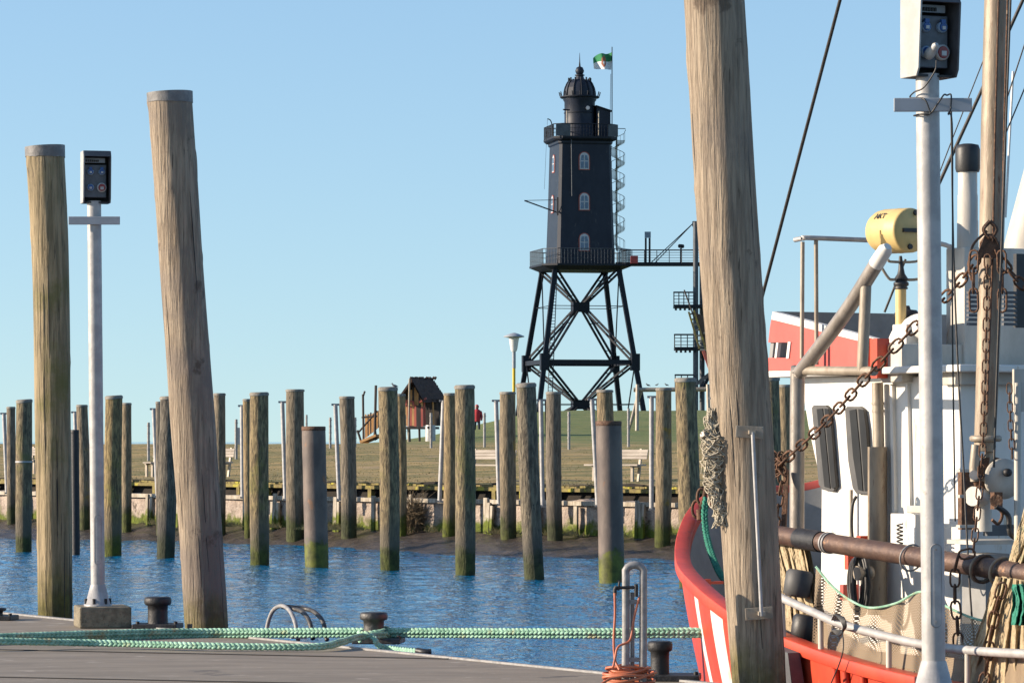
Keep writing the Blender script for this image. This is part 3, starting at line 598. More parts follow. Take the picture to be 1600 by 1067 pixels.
# ladder hoops on the edge
o = thing('ladder_hoops', 'bent grey pipe ladder handrails arching over the pontoon edge', 'ladder rail', deckp(460, 1002))
def hoop(pts, Y, r, mt):
    m = MB(); m.tube(smooth([P(x, y, Y + dy) for x, y, dy in pts], 8), r, 12); m.build('handrail', mt, o)
Yh = 30.3
hoop([(416, 993, .5), (419, 972, .5), (427, 953, .45), (440, 946, .3), (452, 953, .1), (461, 972, -.1), (466, 1000, -.2)], Yh, .018, M['galvd'])
hoop([(440, 947, .6), (460, 951, .6), (474, 957, .4), (484, 972, .2), (489, 998, .1)], Yh, .02, M['ironlt'])
hoop([(445, 947, .9), (478, 951, .9), (493, 957, .7), (505, 972, .5), (511, 1000, .4)], Yh, .02, M['ironlt'])
for (x, y, d) in ((416, 995, .5), (466, 1001, -.2), (488, 1000, .1), (511, 1002, .4)):
    q = P(x, y, Yh + d); m = MB(); m.box((q.x, q.y, DK + .01), (.13, .08, .02), .3)
    for k in (-.04, 0, .04): m.cyl(Vector((q.x + k, q.y - .02, DK + .02)), Vector((q.x + k, q.y - .02, DK + .05)), .008, n=6)
    m.build('foot_plate', M['galv'], o)

# water standpipe with hose
Yw = 24.10
o = thing('water_standpipe', 'grey hoop guarding a thin water pipe with taps, beside the red bow', 'standpipe', (P(990, 0, Yw).x, Yw, DK))
m = MB(); bz = DK
pts = [P(977, 1085, Yw), P(978, 1000, Yw), P(978, 900, Yw)] + [P(991.5 - 15 * math.cos(a), 896 - 14 * math.sin(a), Yw) for a in [math.pi * k / 8 for k in range(1, 8)]] + [P(1005, 900, Yw), P(1005, 1000, Yw), P(1004, 1085, Yw)]
for q in (pts[0], pts[-1]): q.z = DK
m.tube(pts, .0265, 18); m.build('guard_hoop', M['galvd'], o)
m = MB(); m.cyl(P(988, 1085, Yw + .03), P(988, 925, Yw + .03), .015, n=12); m.build('water_pipe', M['galvd'], o)
for y in (940, 1030):
    m = MB(); m.beam(P(978, y, Yw), P(1005, y, Yw), .012, .03); m.build('brace', M['galvd'], o)
m = MB(); m.cyl(P(962, 918, Yw - .05), P(994, 917, Yw - .05), .011, n=10); m.tube([P(994, 912, Yw - .05), P(994, 932, Yw - .05)], .014, 10); m.cyl(P(968, 908, Yw - .05), P(966, 922, Yw - .05), .008, n=8); m.tube(smooth([P(964, 916, Yw - .05), P(961, 920, Yw - .05), P(960.5, 930, Yw - .05)], 4), .014, 10); m.box(P(968, 907, Yw - .05), (.03, .01, .008)); m.build('tap', M['iron'], o)
hz_ = thing('garden_hose', 'salmon orange hose coiled round the foot of the standpipe', 'hose', (P(980, 0, Yw).x, Yw, DK))
m = MB(); m.tube(smooth([P(960.5, 926, Yw - .06), P(961, 960, Yw - .07), P(959, 1000, Yw - .08), P(961, 1030, Yw - .1), P(968, 1046, Yw - .16)], 6), .0085, 10); m.tube(smooth([P(999, 932, Yw - .05), P(993, 955, Yw - .06), P(989, 975, Yw - .06), P(984, 1000, Yw - .09), P(966, 1010, Yw - .12), P(961, 1028, Yw - .15), P(958, 1042, Yw - .18)], 6), .008, 10); m.build('riser', M['hose'], hz_)
m = MB(); cx, cy = P(990, 0, Yw).x - .01, Yw
random.seed(11); pts = []
for k in range(8 * 18):
    a = 2 * math.pi * k / 18; t = k / (8 * 18); rr = .125 + .03 * math.sin(t * 19) + .02 * math.sin(k * .7)
    pts.append(Vector((cx - .02 + 1.12 * rr * math.cos(a), cy + rr * math.sin(a) * .9, DK + .012 + .085 * abs(math.sin(t * 9)) + .05 * t + .012 * math.cos(a * 1.5))))
pts += [Vector((cx - .16, cy - .2, DK + .07)), Vector((cx - .24, cy - .22, DK + .02)), Vector((cx - .36, cy - .3, DK + .01)), Vector((cx - .5, cy - .5, DK + .01))]
m.tube(pts, .0095, 8); m.build('coil', M['hose'], hz_)

# guide rod with plates on the thick pile
o = thing('guide_rod', 'thin steel rod bolted to the thick leaning pile by two plates', 'guide rod', P(1180, 960, 24.2))
for (x, y) in ((1171, 675), (1186, 958)):
    m = MB(); q = P(x, y, 24.075); m.box(q, (.185, .012, .082), M=Matrix.Rotation(R(-4 if y > 800 else 3), 3, 'Y'))
    for sx in (-.08, .08):
        for sz in (-.028, .028): m.cyl(q + Vector((sx, -.012, sz)), q + Vector((sx, 0, sz)), .006, n=6)
    m.build('plate', M['cream'], o, bevel=.003)
    m = MB(); m.box(P(x + 4, y, 24.02), (.045, .12, .025)); m.build('bracket', M['cream'], o)
m = MB(); m.cyl(P(1176, 675, 23.97), P(1190, 962, 23.97), .0125, n=12); m.build('rod', M['galv'], o)
# net bundle with holder arm at the thick pile
o = thing('net_holder_arm', 'short grey pipe arm sticking out left from the thick pile', 'arm', P(1118, 682, 24.2))
m = MB(); m.cyl(P(1097, 679, 24.2), P(1124, 684, 24.3), .022, n=14); m.cyl(P(1123, 684, 24.3), P(1150, 684, 24.5), .012, n=8); m.build('pipe', M['galvd'], o)
m = MB(); m.beam(P(1112, 636, 24.3), P(1121, 680, 24.3), .02, .03); m.build('strut', M['rust'], o)
random.seed(4); m = MB(); nu, nv = 42, 18
def nf(i, j):
    t = i / nu; y = 640 + 180 * t; cxp = 1112 + 6 * t + 6 * t * t + 3 * math.sin(t * 9); wpx = 9 + 9 * math.sin(min(1, t * 1.25 + .12) * math.pi) + 1.5 * math.sin(t * 20)
    if t < .22: wpx = 4 + t * 20; 
    a = 2 * math.pi * j / nv; rr = wpx / F * 24.2 * (1 + .3 * noise.noise((math.cos(a) * 2, math.sin(a) * 2, t * 9)))
    p = P(cxp, y, 24.22); return p + Vector((rr * math.cos(a), rr * math.sin(a) * .8 , 0))+ Vector((random.uniform(-.007, .007), random.uniform(-.007, .007), random.uniform(-.007, .007)))
for lay in range(2):
    nu, nv = 30, 9
    G = [[nf(i, j) + Vector((random.uniform(-.02, .02), random.uniform(-.02, .02), random.uniform(-.022, .022))) + Vector(((lay - 1) * .03 * math.sin(i * .35 + lay), 0, 0)) for j in range(nv)] for i in range(nu + 1)]
    for i in range(nu):
        for j in range(nv):
            a = G[i][j]; b = G[i + 1][(j + 1) % nv]; c_ = G[i + 1][(j - 1) % nv]
            m.tube([a, (a + b) / 2 + Vector((0, 0, -.006)), b], .0038, 4, cap=False); m.tube([a, (a + c_) / 2 + Vector((0, 0, -.006)), c_], .0042, 4, cap=False)
for k in range(9):
    a = random.uniform(0, 6.28); p0 = P(1100 + random.uniform(-3, 22), 684, 24.2); pts = [p0]
    for s in range(5): pts.append(pts[-1] + Vector((random.uniform(-.02, .02), random.uniform(-.02, .02), -random.uniform(.02, .07))))
    m.tube(smooth(pts, 4), .003, 4)
top(m, 'net_bundle', M['netpale'], P(1118, 680, 24.2), 'pale knotted net bundle hanging from the arm beside the thick pile', 'net')

# ------------------------------------------------------------------ meadow furniture
def gz(px, Y): X = (px - 800) / F * Y; return Vector((X, Y, landz(X, Y)))
posts = [(232, 660, 707, 'left of the tall leaning pile'), (369, 655, 705, 'beside the far grey bin at left'), (479, 648, 690, 'just above the short wide steel pile'), (516, 652, 702, 'between the steel pile and the play ramp'), (555, 652, 702, 'left of the play ramp'), (632.5, 648, 700, 'in front of the play tower, left side'), (673.5, 645, 700, 'in front of the play tower, right side'), (757, 645, 701, 'beside the red jacket walker'), (889, 643, 701, 'on the meadow under the lighthouse'), (982, 638, 700, 'on the meadow under the right lighthouse legs')]
for (x, y0, y1, lb) in posts:
    Y = 125.0; 
    for it in range(8):
        g = gz(x, Y); py = HZ - (g.z - EYE) / Y * F
        Y += (py - y1) * 3.0 if abs(py - y1) < 20 else 10 * (1 if py > y1 else -1)
        Y = max(112, min(175, Y))
    g = gz(x, Y); m = MB(); t0 = P(x, y0, Y); m.cyl(g, t0, .05, n=8)
    for k in range(4): zc = g.lerp(t0, .3 + k * .2); m.cyl(zc, zc + Vector((0, 0, .03)), .065, n=8)
    top(m, 'fence_post', M['galvd'], g, 'thin grey fence post ' + lb, 'fence post', 'thin fence posts on the meadow')
def bench(label, px, Y, wpx, flip, tilt=0):
    g = gz(px, Y); s = Y / F; wd = wpx * s * 1.2; o = thing('bench', label, 'bench', g, 'park benches facing the harbour')
    z0 = EYE + (HZ - 757) * Y / F; z0 = g.z
    m = MB()
    for k in range(3): m.box(g + Vector((0, .22 + .02 * k, .62 + k * .085)), (wd, .03, .075), M=Matrix.Rotation(R(-10), 3, 'X'))
    m.build('backrest', M['bench'], o)
    m = MB()
    for k in range(4): m.box(g + Vector((0, -.2 + .11 * k, .43)), (wd, .095, .04))
    m.build('seat', M['bench'], o)
    for sx in (-1, 1):
        m = MB(); x = sx * wd * .36; m.box(g + Vector((x, -.12, .2)), (.07, .07, .42)); m.beam(g + Vector((x, .15, 0)), g + Vector((x, .3, .85)), .06, .06); m.box(g + Vector((x, .02, .39)), (.07, .4, .05)); m.build('leg', M['cream'], o)
    o.rotation_euler.z = R(-36)
def besty(px, py0, lo=90, hi=200):
    b = None
    for k in range(400):
        Y = lo + (hi - lo) * k / 400; g = gz(px, Y)
        if Y < wallY(g.x) + 3.2: continue
        e = abs(HZ - (g.z - EYE) / Y * F - py0)
        if b is None or e < b[0]: b = (e, Y)
    return b[1]
bench('pale bench between the play tower piles and the street lamp', 760, besty(760, 752), 78, 0)
bench('pale bench right of the steel pile below the lighthouse', 962, besty(962, 752), 84, 0)
bench('bench half hidden behind the tall leaning pile', 335, besty(335, 745), 50, 0)
bench('small bench part hidden beside a pile near the left edge', 50, besty(50, 740), 24, 0)
bench('bench end showing left of the tall leaning pile', 238, besty(238, 745), 14, 0)

# street lamp
Yl = 195; g = gz(803, Yl); o = thing('street_lamp', 'street lamp with white shade and yellow post left of the lighthouse', 'street lamp', g)
s = Yl / F; m = MB(); m.cyl(g, P(803, 551, Yl), .085, n=12); m.build('post', M['ylpost'], o)
m = MB(); m.cyl(P(803, 575, Yl), P(803, 549, Yl), .10, n=12); m.build('sleeve', M['lampg'], o)
m = MB(); m.lathe(P(803, 549, Yl), [(4 * s, 0), (5.5 * s, 4 * s), (8 * s, 21 * s)], 20); m.build('shade', M['lampw'], o)
m = MB(); m.lathe(P(803, 528, Yl), [(8.5 * s, 0), (16.5 * s, 1.5 * s), (16 * s, 3 * s), (7 * s, 6.5 * s), (2 * s, 8 * s)], 24); m.build('hat', M['lampg'], o)
# bins
for (x, y0, y1, wd, lb) in ((672.5, 664, 692, 16, 'grey round bin under the play tower'), (371, 668, 692, 9, 'far grey round bin beside a thin post at left')):
    Y = 178 if x > 600 else 170; g = gz(x, Y); s = Y / F; r = wd / 2 * s; o = thing('litter_bin', lb, 'bin', g, 'round grey bins on the meadow')
    t0 = P(x, y0, Y); h = t0.z - g.z; m = MB(); m.lathe(g + Vector((0, 0, -.1)), [(r, 0), (r, h + .0), (r * .9, h + .1)], 18); m.build('drum', M['galv'], o); m = MB(); m.box(g + Vector((-r * .3, -r * .95, h * .85)), (r * .6, .1, h * .14)); m.build('slot', M['black'], o)
# play tower
Yt = 182; g = gz(660, Yt); s = Yt / F
o = thing('play_tower', 'crooked wooden playground tower with brown shingle roof on stilts', 'play tower', g)
def TP(x, y, d=0): return P(x, y, Yt + d)
random.seed(5)
m = MB(); 
for k in range(11):
    x = 634 + k * 2.9; mt_ = k
    hgt = 1 - abs((k - 5) / 8)
m = MB(); ms = [M['plank'], M['plankr'], M['plankd']]
seq = [0, 0, 0, 1, 1, 0, 1, 2, 2, 1, 1, 0, 2, 0, 2, 2, 2]
for k, c_ in enumerate(seq[:10]):
    x = 634.5 + k * 3.6; m.m = c_; m.beam(TP(x + 1.2, 667 - random.uniform(0, 2), -1.2), TP(x + 1.0, 634 + random.uniform(-3, 2), -1.2), 3.8 * s, .05, up=(0, 1, 0))
m.build('front_planks', ms, o)
m = MB()
for k in range(8):
    x = 671 + k * 2.1; m.m = (1, 2, 2, 0, 2, 2, 0, 2)[k]; y = k * .35; m.beam(TP(x + 1.2, 664, -1.1 + y), TP(x, 628, -1.1 + y), 2.3 * s, .05, up=(0, 1, 0))
m.build('side_planks', ms, o)
m = MB()
for k in range(9):
    x = 640 + k * 3.4; m.m = 0 if k % 3 != 1 else 2; top_ = 628 - 30 * max(0, 1 - abs(x - 656) / 22) ; m.beam(TP(x, 636, -1.15), TP(x, top_ + 3, -1.15), 3.5 * s, .05, up=(0, 1, 0))
m.build('gable', ms, o)
m = MB()   # roof: two slopes running back
rp = [(654, 592), (631, 624.5)], [(654, 592), (667, 597), (690, 626)]
m.prism([TP(654, 591, -1.6), TP(631, 623, -1.6), TP(631, 626, -1.6), TP(655, 596, -1.6)], (1.0 * .2, 2.4, 0))
def rf(a, b):
    p = TP(652.5, 590, -1.6).lerp(TP(672, 626.5, -1.5), a); q = TP(667, 592, 1.4).lerp(TP(690.5, 625, 1.2), a); r_ = p.lerp(q, b); r_.z += .07 * noise.noise((a * 9, b * 9, 1)) + .05 * ((a * 9) % 1 < .3); return r_
m.grid(rf, 30, 16, False); m.grid(lambda a, b: rf(a, b) - Vector((0, 0, .12)), 30, 16, False)
for k in range(12): a = k / 11; q = TP(651 + 18 * a, 593, -1.5 + 3 * a); m.cyl(q, q + Vector((random.uniform(-.06, .1), 0, .14)), .06, n=6)
m.build('roof', M['thatch'], o)
m = MB(); m.beam(TP(633, 668.5, -1.1), TP(690, 668.5, -.9), 1.6, .12); m.build('floor', M['plankd'], o)
m = MB(); m.cyl(TP(649, 692, -1.6), TP(651.5, 592, -1.7), .048, n=8); m.build('king_post', M['cream'], o)
m = MB(); m.prism([TP(636, 667, .2), TP(687, 665, .2), TP(684, 626, .2), TP(655, 597, .2), TP(638, 626, .2)], (0, .06, 0)); m.build('back_wall', M['plankd'], o)
for (x, y0, y1) in ((652, 692, 600), (688, 688, 626), (636, 690, 628), (671, 690, 668)):
    m = MB(); m.cyl(TP(x, y0, .5), TP(x - 1, y1, .3), .06, n=8); m.build('stilt', M['plankd'], o)
for k in range(3): m = MB(); m.cyl(TP(637 + k * 3, 668, -1), TP(637.5 + k * 3, 680, -1), .015, n=5); m.build('chain', M['iron'], o)
m = MB(); m.m = 0
m.beam(TP(642, 634, -1.3), TP(645, 625, -1.3), .08, .08); m.beam(TP(645, 625, -1.3), TP(655, 628, -1.3), .08, .08); m.beam(TP(655, 628, -1.3), TP(655, 634, -1.3), .08, .08); m.beam(TP(664, 628, -1.3), TP(676, 622, -1.3), .08, .1); m.build('window_trim', M['plankr'], o)
o.rotation_euler.z = R(-13)
# ramp and fence
o = thing('play_ramp', 'wooden playground ramp with crooked fence boards left of the play tower', 'play ramp', gz(580, Yt))
m = MB()
for k in range(11): x = 571 + k * 2.1; m.m = (0, 0, 2, 0, 2, 0, 0, 2, 2, 0, 2)[k]; m.beam(TP(x, 684 - k * 1.6, 0), TP(x, 648 - k * .6 + random.uniform(-2, 2), 0), 2.2 * s, .05, up=(0, 1, 0))
m.build('fence_board', ms, o)
for (x0, y0, x1, y1, r) in ((570, 690, 569, 616, .06), (588, 688, 590, 602, .07), (560, 677, 592, 642, .05), (566, 690, 560, 672, .06), (591, 687, 588, 664, .05), (567, 652, 592, 650, .05), (569, 620, 572, 611, .05)):
    m = MB(); m.cyl(TP(x0, y0, -.3), TP(x1, y1, -.3), r, n=7); m.build('pole', M['plankd'], o)
m = MB(); m.beam(TP(566, 690.5, .2), TP(592, 680, .2), 1.4, .12); m.build('ramp', M['plank'], o)
o.rotation_euler.z = R(-14)
# walker in red
Yq = 205; g = gz(745, Yq); s = Yq / F; gp = P(745.3, 661, Yq)
o = thing('person', 'person in a red jacket walking on the dike behind the piles', 'person', Vector((gp.x, gp.y, gp.z - .75)))
def skinfig(verts, edges, radii, name, mt, parent, org):
    me = bpy.data.meshes.new(name); me.from_pydata([Vector(v) + org - wloc(parent) for v in verts], edges, []); ob = bpy.data.objects.new(name, me); C.objects.link(ob); ob.parent = parent
    sk = ob.modifiers.new('skin', 'SKIN'); 
    me.skin_vertices.new() if not me.skin_vertices else None
    for i, r in enumerate(radii): me.skin_vertices[0].data[i].radius = (r, r)
    me.skin_vertices[0].data[0].use_root = True
    ob.modifiers.new('sub', 'SUBSURF').levels = 1; me.materials.append(mt); return ob
org = Vector((gp.x, gp.y, gp.z - .75 + .0))
body = skinfig([(0, 0, .95), (0, 0, 1.2), (0, 0, 1.42), (0, 0, 1.52), (0, 0, 1.66), (.1, 0, .9), (.12, -.05, .5), (.12, .02, .07), (-.1, 0, .9), (-.12, .05, .5), (-.12, .0, .07), (.2, 0, 1.4), (.25, -.02, 1.12), (.24, -.1, .9), (-.2, 0, 1.4), (-.25, .02, 1.12), (-.24, -.08, .9)],
    [(0, 1), (1, 2), (2, 3), (3, 4), (0, 5), (5, 6), (6, 7), (0, 8), (8, 9), (9, 10), (2, 11), (11, 12), (12, 13), (2, 14), (14, 15), (15, 16)], [.15, .15, .17, .06, .1, .1, .07, .05, .1, .07, .05, .08, .055, .04, .08, .055, .04], 'body', M['jeans'], o, org)
m = MB(); m.lathe(org, [(.19, .85), (.2, 1.1), (.22, 1.35), (.19, 1.48), (.08, 1.56)], 14); m.build('jacket', M['jacket'], o)
for sx in (-1, 1):
    m = MB(); m.tube([org + Vector((sx * .2, 0, 1.42)), org + Vector((sx * .27, 0, 1.12)), org + Vector((sx * .25, -.1, .92))], [.085, .07, .055], 10); m.build('sleeve', M['jacket'], o)
m = MB(); m.lathe(org + Vector((0, 0, 1.56)), [(.05, 0), (.1, .06), (.115, .14), (.09, .22), (.03, .26)], 12); m.build('hood', M['jacket'], o)
m = MB(); m.lathe(org + Vector((-.035, -.05, 1.58)), [(.04, 0), (.07, .06), (.075, .12), (.04, .18)], 12); m.build('face', M['skin'], o)
# birds
def gull(px, py, Y, label, sc=1, face=-1):
    q = P(px, py, Y); m = MB(); f = face
    m.tube([q + Vector((-.16 * f * sc, 0, .05 * sc)), q + Vector((-.08 * f * sc, 0, .09 * sc)), q + Vector((.02 * f * sc, 0, .11 * sc)), q + Vector((.09 * f * sc, 0, .13 * sc)), q + Vector((.11 * f * sc, 0, .19 * sc)), q + Vector((.13 * f * sc, 0, .215 * sc)), q + Vector((.16 * f * sc, 0, .205 * sc)), q + Vector((.2 * f * sc, 0, .195 * sc))], [.01 * sc, .04 * sc, .06 * sc, .05 * sc, .03 * sc, .034 * sc, .02 * sc, .004 * sc], 10)
    for k in (-1, 1): m.cyl(q + Vector((0, k * .02, .08 * sc)), q + Vector((0, k * .02, 0)), .006 * sc, n=5)
    top(m, 'gull', M['bird'], q, label, 'bird', 'small dark birds perched about the harbour')
gull(617, 606, 72.8, 'dark bird standing on the pile left of the play tower', .42)
# log frame (swing) right of lighthouse
Yf = 190; o = thing('log_frame', 'rough log climbing frame with long top beam below the right lighthouse legs', 'climbing frame', gz(1000, Yf))
for nm, (x0, y0, d0, x1, y1, d1, r) in (('top_beam', (990, 609, 0, 1112, 608, 0, .12)), ('leg', (995, 684, -.8, 996, 601, 0, .1)), ('leg', (978, 685, .8, 1002, 612, 0, .07)), ('leg', (1108, 684, -.8, 1106, 601, 0, .1)), ('brace', (985, 661, 0, 999, 606, 0, .06))):
    m = MB(); m.cyl(P(x0, y0, Yf + d0), P(x1, y1, Yf + d1), r, n=10); m.build(nm, M['cream'] if nm != 'brace' else M['bench'], o)
gull(1013, 604, Yf, 'dark bird on the log frame beam, nearer the lighthouse leg', .75); gull(1026, 603, Yf, 'small bird in the middle of the birds on the log frame beam', .6, 1); gull(1042, 603.5, Yf, 'bird on the log frame beam above the wall pile, nearest the thick pile', .7)

# dry shrub on the wall and straw tufts
random.seed(9); m = MB(); c = wp(655, .25, .75)
for k in range(420):
    a = random.uniform(0, 6.28); e = random.uniform(-.9, 1.3); L1 = random.uniform(.25, .62); p0 = c + Vector((random.uniform(-.15, .15), 0, random.uniform(-.3, .2)))
    d = Vector((math.cos(a) * math.cos(e), math.sin(a) * math.cos(e) * .5, math.sin(e))); p1 = p0 + d * L1; p2 = p1 + (d + Vector((random.uniform(-.8, .8), random.uniform(-.4, .4), random.uniform(-.7, .5)))) * L1 * .45
    m.tube([p0, p1, p2], [.007, .005, .002], 3, cap=False)
top(m, 'dry_shrub', M['shrub'], c, 'leafless dry brown shrub growing out of the harbour wall below the play tower', 'shrub')
m = MB()
cl = [(545, 16, 900, .9)] + [(random.uniform(-20, 1120), random.uniform(4, 14), 60, .3) for _ in range(22)]
for (c0, sg, n_, of) in cl:
    for k in range(n_):
        g1 = random.gauss(0, 1); c = wp(c0 + sg * g1, .3 + of * random.random(), .40 + .04 * random.random()); a = random.uniform(0, 6.28); h = random.uniform(.05, .20) * math.exp(-g1 * g1 * .3)
        t = c + Vector((math.cos(a) * h * 1.1, math.sin(a) * h * .3, h)); dx = Vector((.010, 0, 0)); m.add([c - dx, c + dx, t], [(0, 1, 2)])
struct(m, 'straw_tufts', M['tuft'], kind='stuff', recalc=False); tag(bpy.data.objects['straw_tufts'], 'straw coloured tufts of grass at the foot of the harbour wall', 'grass')
m = MB(); random.seed(21)
for k in range(14000):
    X = random.uniform(-24, 12); d = 3.4 + 50 * random.random() ** 1.6; Y = wallY(X) + d; h = random.uniform(.015, .055); c = Vector((X, Y, landz(X, Y) - .02)); a = random.uniform(0, 6.28); t = c + Vector((math.cos(a) * h, math.sin(a) * h * .3, h)); m.add([c - Vector((.02, 0, 0)), c + Vector((.02, 0, 0)), t], [(0, 1, 2)])
struct(m, 'meadow_grass', M['tuft'], kind='stuff', recalc=False); tag(bpy.data.objects['meadow_grass'], 'short brown green blades of grass on the meadow', 'grass')
# ------------------------------------------------------------------ lighthouse
DL = 365.0; SL = DL / F; LX = (906.5 - 800) * SL; YAW = R(11)
def LZ(py): return EYE + (HZ - py) * SL
def Lp(x, y, z): return Vector((LX + x * math.cos(YAW) - y * math.sin(YAW), DL + x * math.sin(YAW) + y * math.cos(YAW), z))
def Lx(px): return (px - 906.5) * SL
lh = thing('lighthouse', 'black iron lighthouse with domed lantern on four splayed lattice legs behind the dike', 'lighthouse', (LX, DL, 2.5))
def lega(z): t = (LZ(425) - z) / (LZ(425) - LZ(640)); return 3.32 + (5.35 - 3.32) * t
cor = [(-1, -1), (1, -1), (1, 1), (-1, 1)]
def LC(i, z): a = lega(z); return Lp(cor[i][0] * a, cor[i][1] * a, z)
for i in range(4):
    m = MB(); m.beam(LC(i, 1.5), LC(i, LZ(421)), .46, .46, up=(math.sin(YAW), -math.cos(YAW), 0)); lg = m.build('leg', M['lhs'], lh)
    m = MB(); z = LZ(567); a = lega(z); m.box(Lp(cor[i][0] * a, cor[i][1] * a, z), (.85, .85, 1.7), YAW); m.build('node', M['lhs'], lg)
z1, z2, z3, z4, z5 = LZ(424), LZ(480), LZ(567), LZ(632), LZ(690)
for zn, za, zb in ((z2, z1, z3), (z4, z3, z5)):
    c0 = Lp(0, 0, zn); m = MB(); m.box(c0, (1.7, 1.3, .95), YAW); nd = m.build('brace_node', M['lhs'], lh)
    for i in range(4):
        for z in (za, zb):
            q = LC(i, z); e = c0 + Vector(((q - c0).x * .10, (q - c0).y * .10, .3 if z > zn else -.3))
            dd = Vector((.36, 0, 0)); m = MB()
            for sg in (-1, 1): m.beam(q + dd * sg * .7, e + dd * sg * .55, .17, .19)
            for kk in (1, 3): c_ = q.lerp(e, kk / 4); m.beam(c_ - dd * .6, c_ + dd * .6, .08, .08)
            m.build('cross_brace', M['lhs'], lh)
        m = MB(); m.cyl(LC(i, zn), LC((i + 1) % 4, zn), .04, n=5); m.build('tie_rod', M['lhs'], lh)
for i in range(4):
    j = (i + 1) % 4
    m = MB(); m.beam(LC(i, z3), LC(j, z3), .42, .46); m.build('ring_beam', M['lhs'], lh)
    for za, zb in ((z1, z3), (z3, z5)):
        if i % 2:
            m = MB(); m.beam(LC(i, za), LC(j, zb), .12, .12); m.build('side_brace', M['lhs'], lh)
def oct_(a, ch, z, y0=0): return [Lp(x, y, z) for x, y in ((-a, -a + ch), (-a + ch, -a), (a - ch, -a), (a, -a + ch), (a, a - ch), (a - ch, a), (-a + ch, a), (-a, a - ch))]
def frust(mb, secs, sm=False):
    vs = []; n = len(secs[0])
    for s_ in secs: vs += s_
    fs = [(i * n + k, i * n + (k + 1) % n, (i + 1) * n + (k + 1) % n, (i + 1) * n + k) for i in range(len(secs) - 1) for k in range(n)]
    fs += [tuple(reversed(range(n))), tuple(range((len(secs) - 1) * n, len(secs) * n))]; mb.add(vs, fs, sm)
def rail(parent, pts, h, mt, step=.7, r=.035, closed=True, mid=2, nm='railing', panels=None):
    m = MB(); n = len(pts)
    for k in range(n if closed else n - 1):
        a, b = pts[k], pts[(k + 1) % n]; L = (b - a).length; cnt = max(1, int(L / step))
        for q in range(cnt + 1): p = a.lerp(b, q / cnt); m.cyl(p, p + Vector((0, 0, h)), r, n=5)
        m.cyl(a + Vector((0, 0, h)), b + Vector((0, 0, h)), r * 1.6, n=5)
        for e in range(mid): zz = h * (e + 1) / (mid + 1); m.cyl(a + Vector((0, 0, zz)), b + Vector((0, 0, zz)), r * .6, n=4)
    return m.build(nm, mt, parent)
# platform
m = MB(); frust(m, [oct_(3.6, .4, LZ(424)), oct_(4.5, 1.2, LZ(418.5)), oct_(4.62, 1.3, LZ(418)), oct_(4.62, 1.3, LZ(415))]); m.build('platform', M['lhs'], lh)
rail(lh, oct_(4.55, 1.3, LZ(415)), 23 * SL, M['lhg'], .34, .028)
# body
m = MB(); frust(m, [oct_(3.02, .3, LZ(415)), oct_(2.84, .28, LZ(330)), oct_(2.68, .27, LZ(229)), oct_(2.82, .28, LZ(227)), oct_(2.82, .28, LZ(224)), oct_(3.05, .3, LZ(223))]); m.build('tower_wall', M['lh'], lh)
m = MB(); frust(m, [oct_(3.1, .5, LZ(222.5)), oct_(3.3, .8, LZ(220)), oct_(3.3, .8, LZ(217))]); m.build('cornice', M['lhs'], lh)
rail(lh, oct_(3.25, .8, LZ(217)), 19 * SL, M['lhs'], .3, .03)
for (x0, x1) in ((-3.2, -1.7), (2.2, 3.2)):
    m = MB(); m.beam(Lp(x0, -3.3, LZ(208)), Lp(x1, -3.3, LZ(208)), .06, 1.2); m.build('screen_panel', M['lhg'], lh)
def arch(w, h, n=10): return [(-w, 0), (w, 0)] + [(w * math.cos(a), h - w + w * math.sin(a)) for a in [math.pi * k / n for k in range(n + 1)]]
def lwin(face, px, py):   # arched window on the front (0) or left (1) face
    z = LZ(py + 13); t = (LZ(py) - LZ(415)) / (LZ(229) - LZ(415)); a = 3.02 - .34 * t
    def q(x, zz, o): return Lp(x, -a - o - .02 + (zz - 1) * .02, z + zz) if face == 0 else Lp(-a - o - .02 + (zz - 1) * .02, x, z + zz)
    x0 = ((px - 906.5) * SL + a * math.sin(YAW) * -1) / math.cos(YAW) if face == 0 else 0
    dn = (Lp(0, .06, 0) - Lp(0, 0, 0)) if face == 0 else (Lp(.06, 0, 0) - Lp(0, 0, 0))
    m = MB(); m.prism([q(x0 + x, zz, .03) for x, zz in arch(.58, 1.85)], dn); w_ = m.build('window', M['wred'], lh)
    m = MB(); m.prism([q(x0 + x, zz + .08, .06) for x, zz in arch(.47, 1.68)], dn); m.build('frame', M['wframe'], w_)
    for (sx, zz0, zz1) in ((-1, .18, .85), (1, .18, .85), (-1, .95, 1.5), (1, .95, 1.5)):
        m = MB(); m.prism([q(x0 + sx * .22 - .16, zz0, .09), q(x0 + sx * .22 + .16, zz0, .09), q(x0 + sx * .22 + (.16 if sx < 0 or zz1 < 1 else .06), zz1, .09), q(x0 + sx * .22 - (.16 if sx > 0 or zz1 < 1 else .06), zz1, .09)], dn); m.build('pane', M['wglass'], w_)
for py in (256, 319, 382): lwin(0, 912, py)
for py in (258, 321): lwin(1, 864, py)
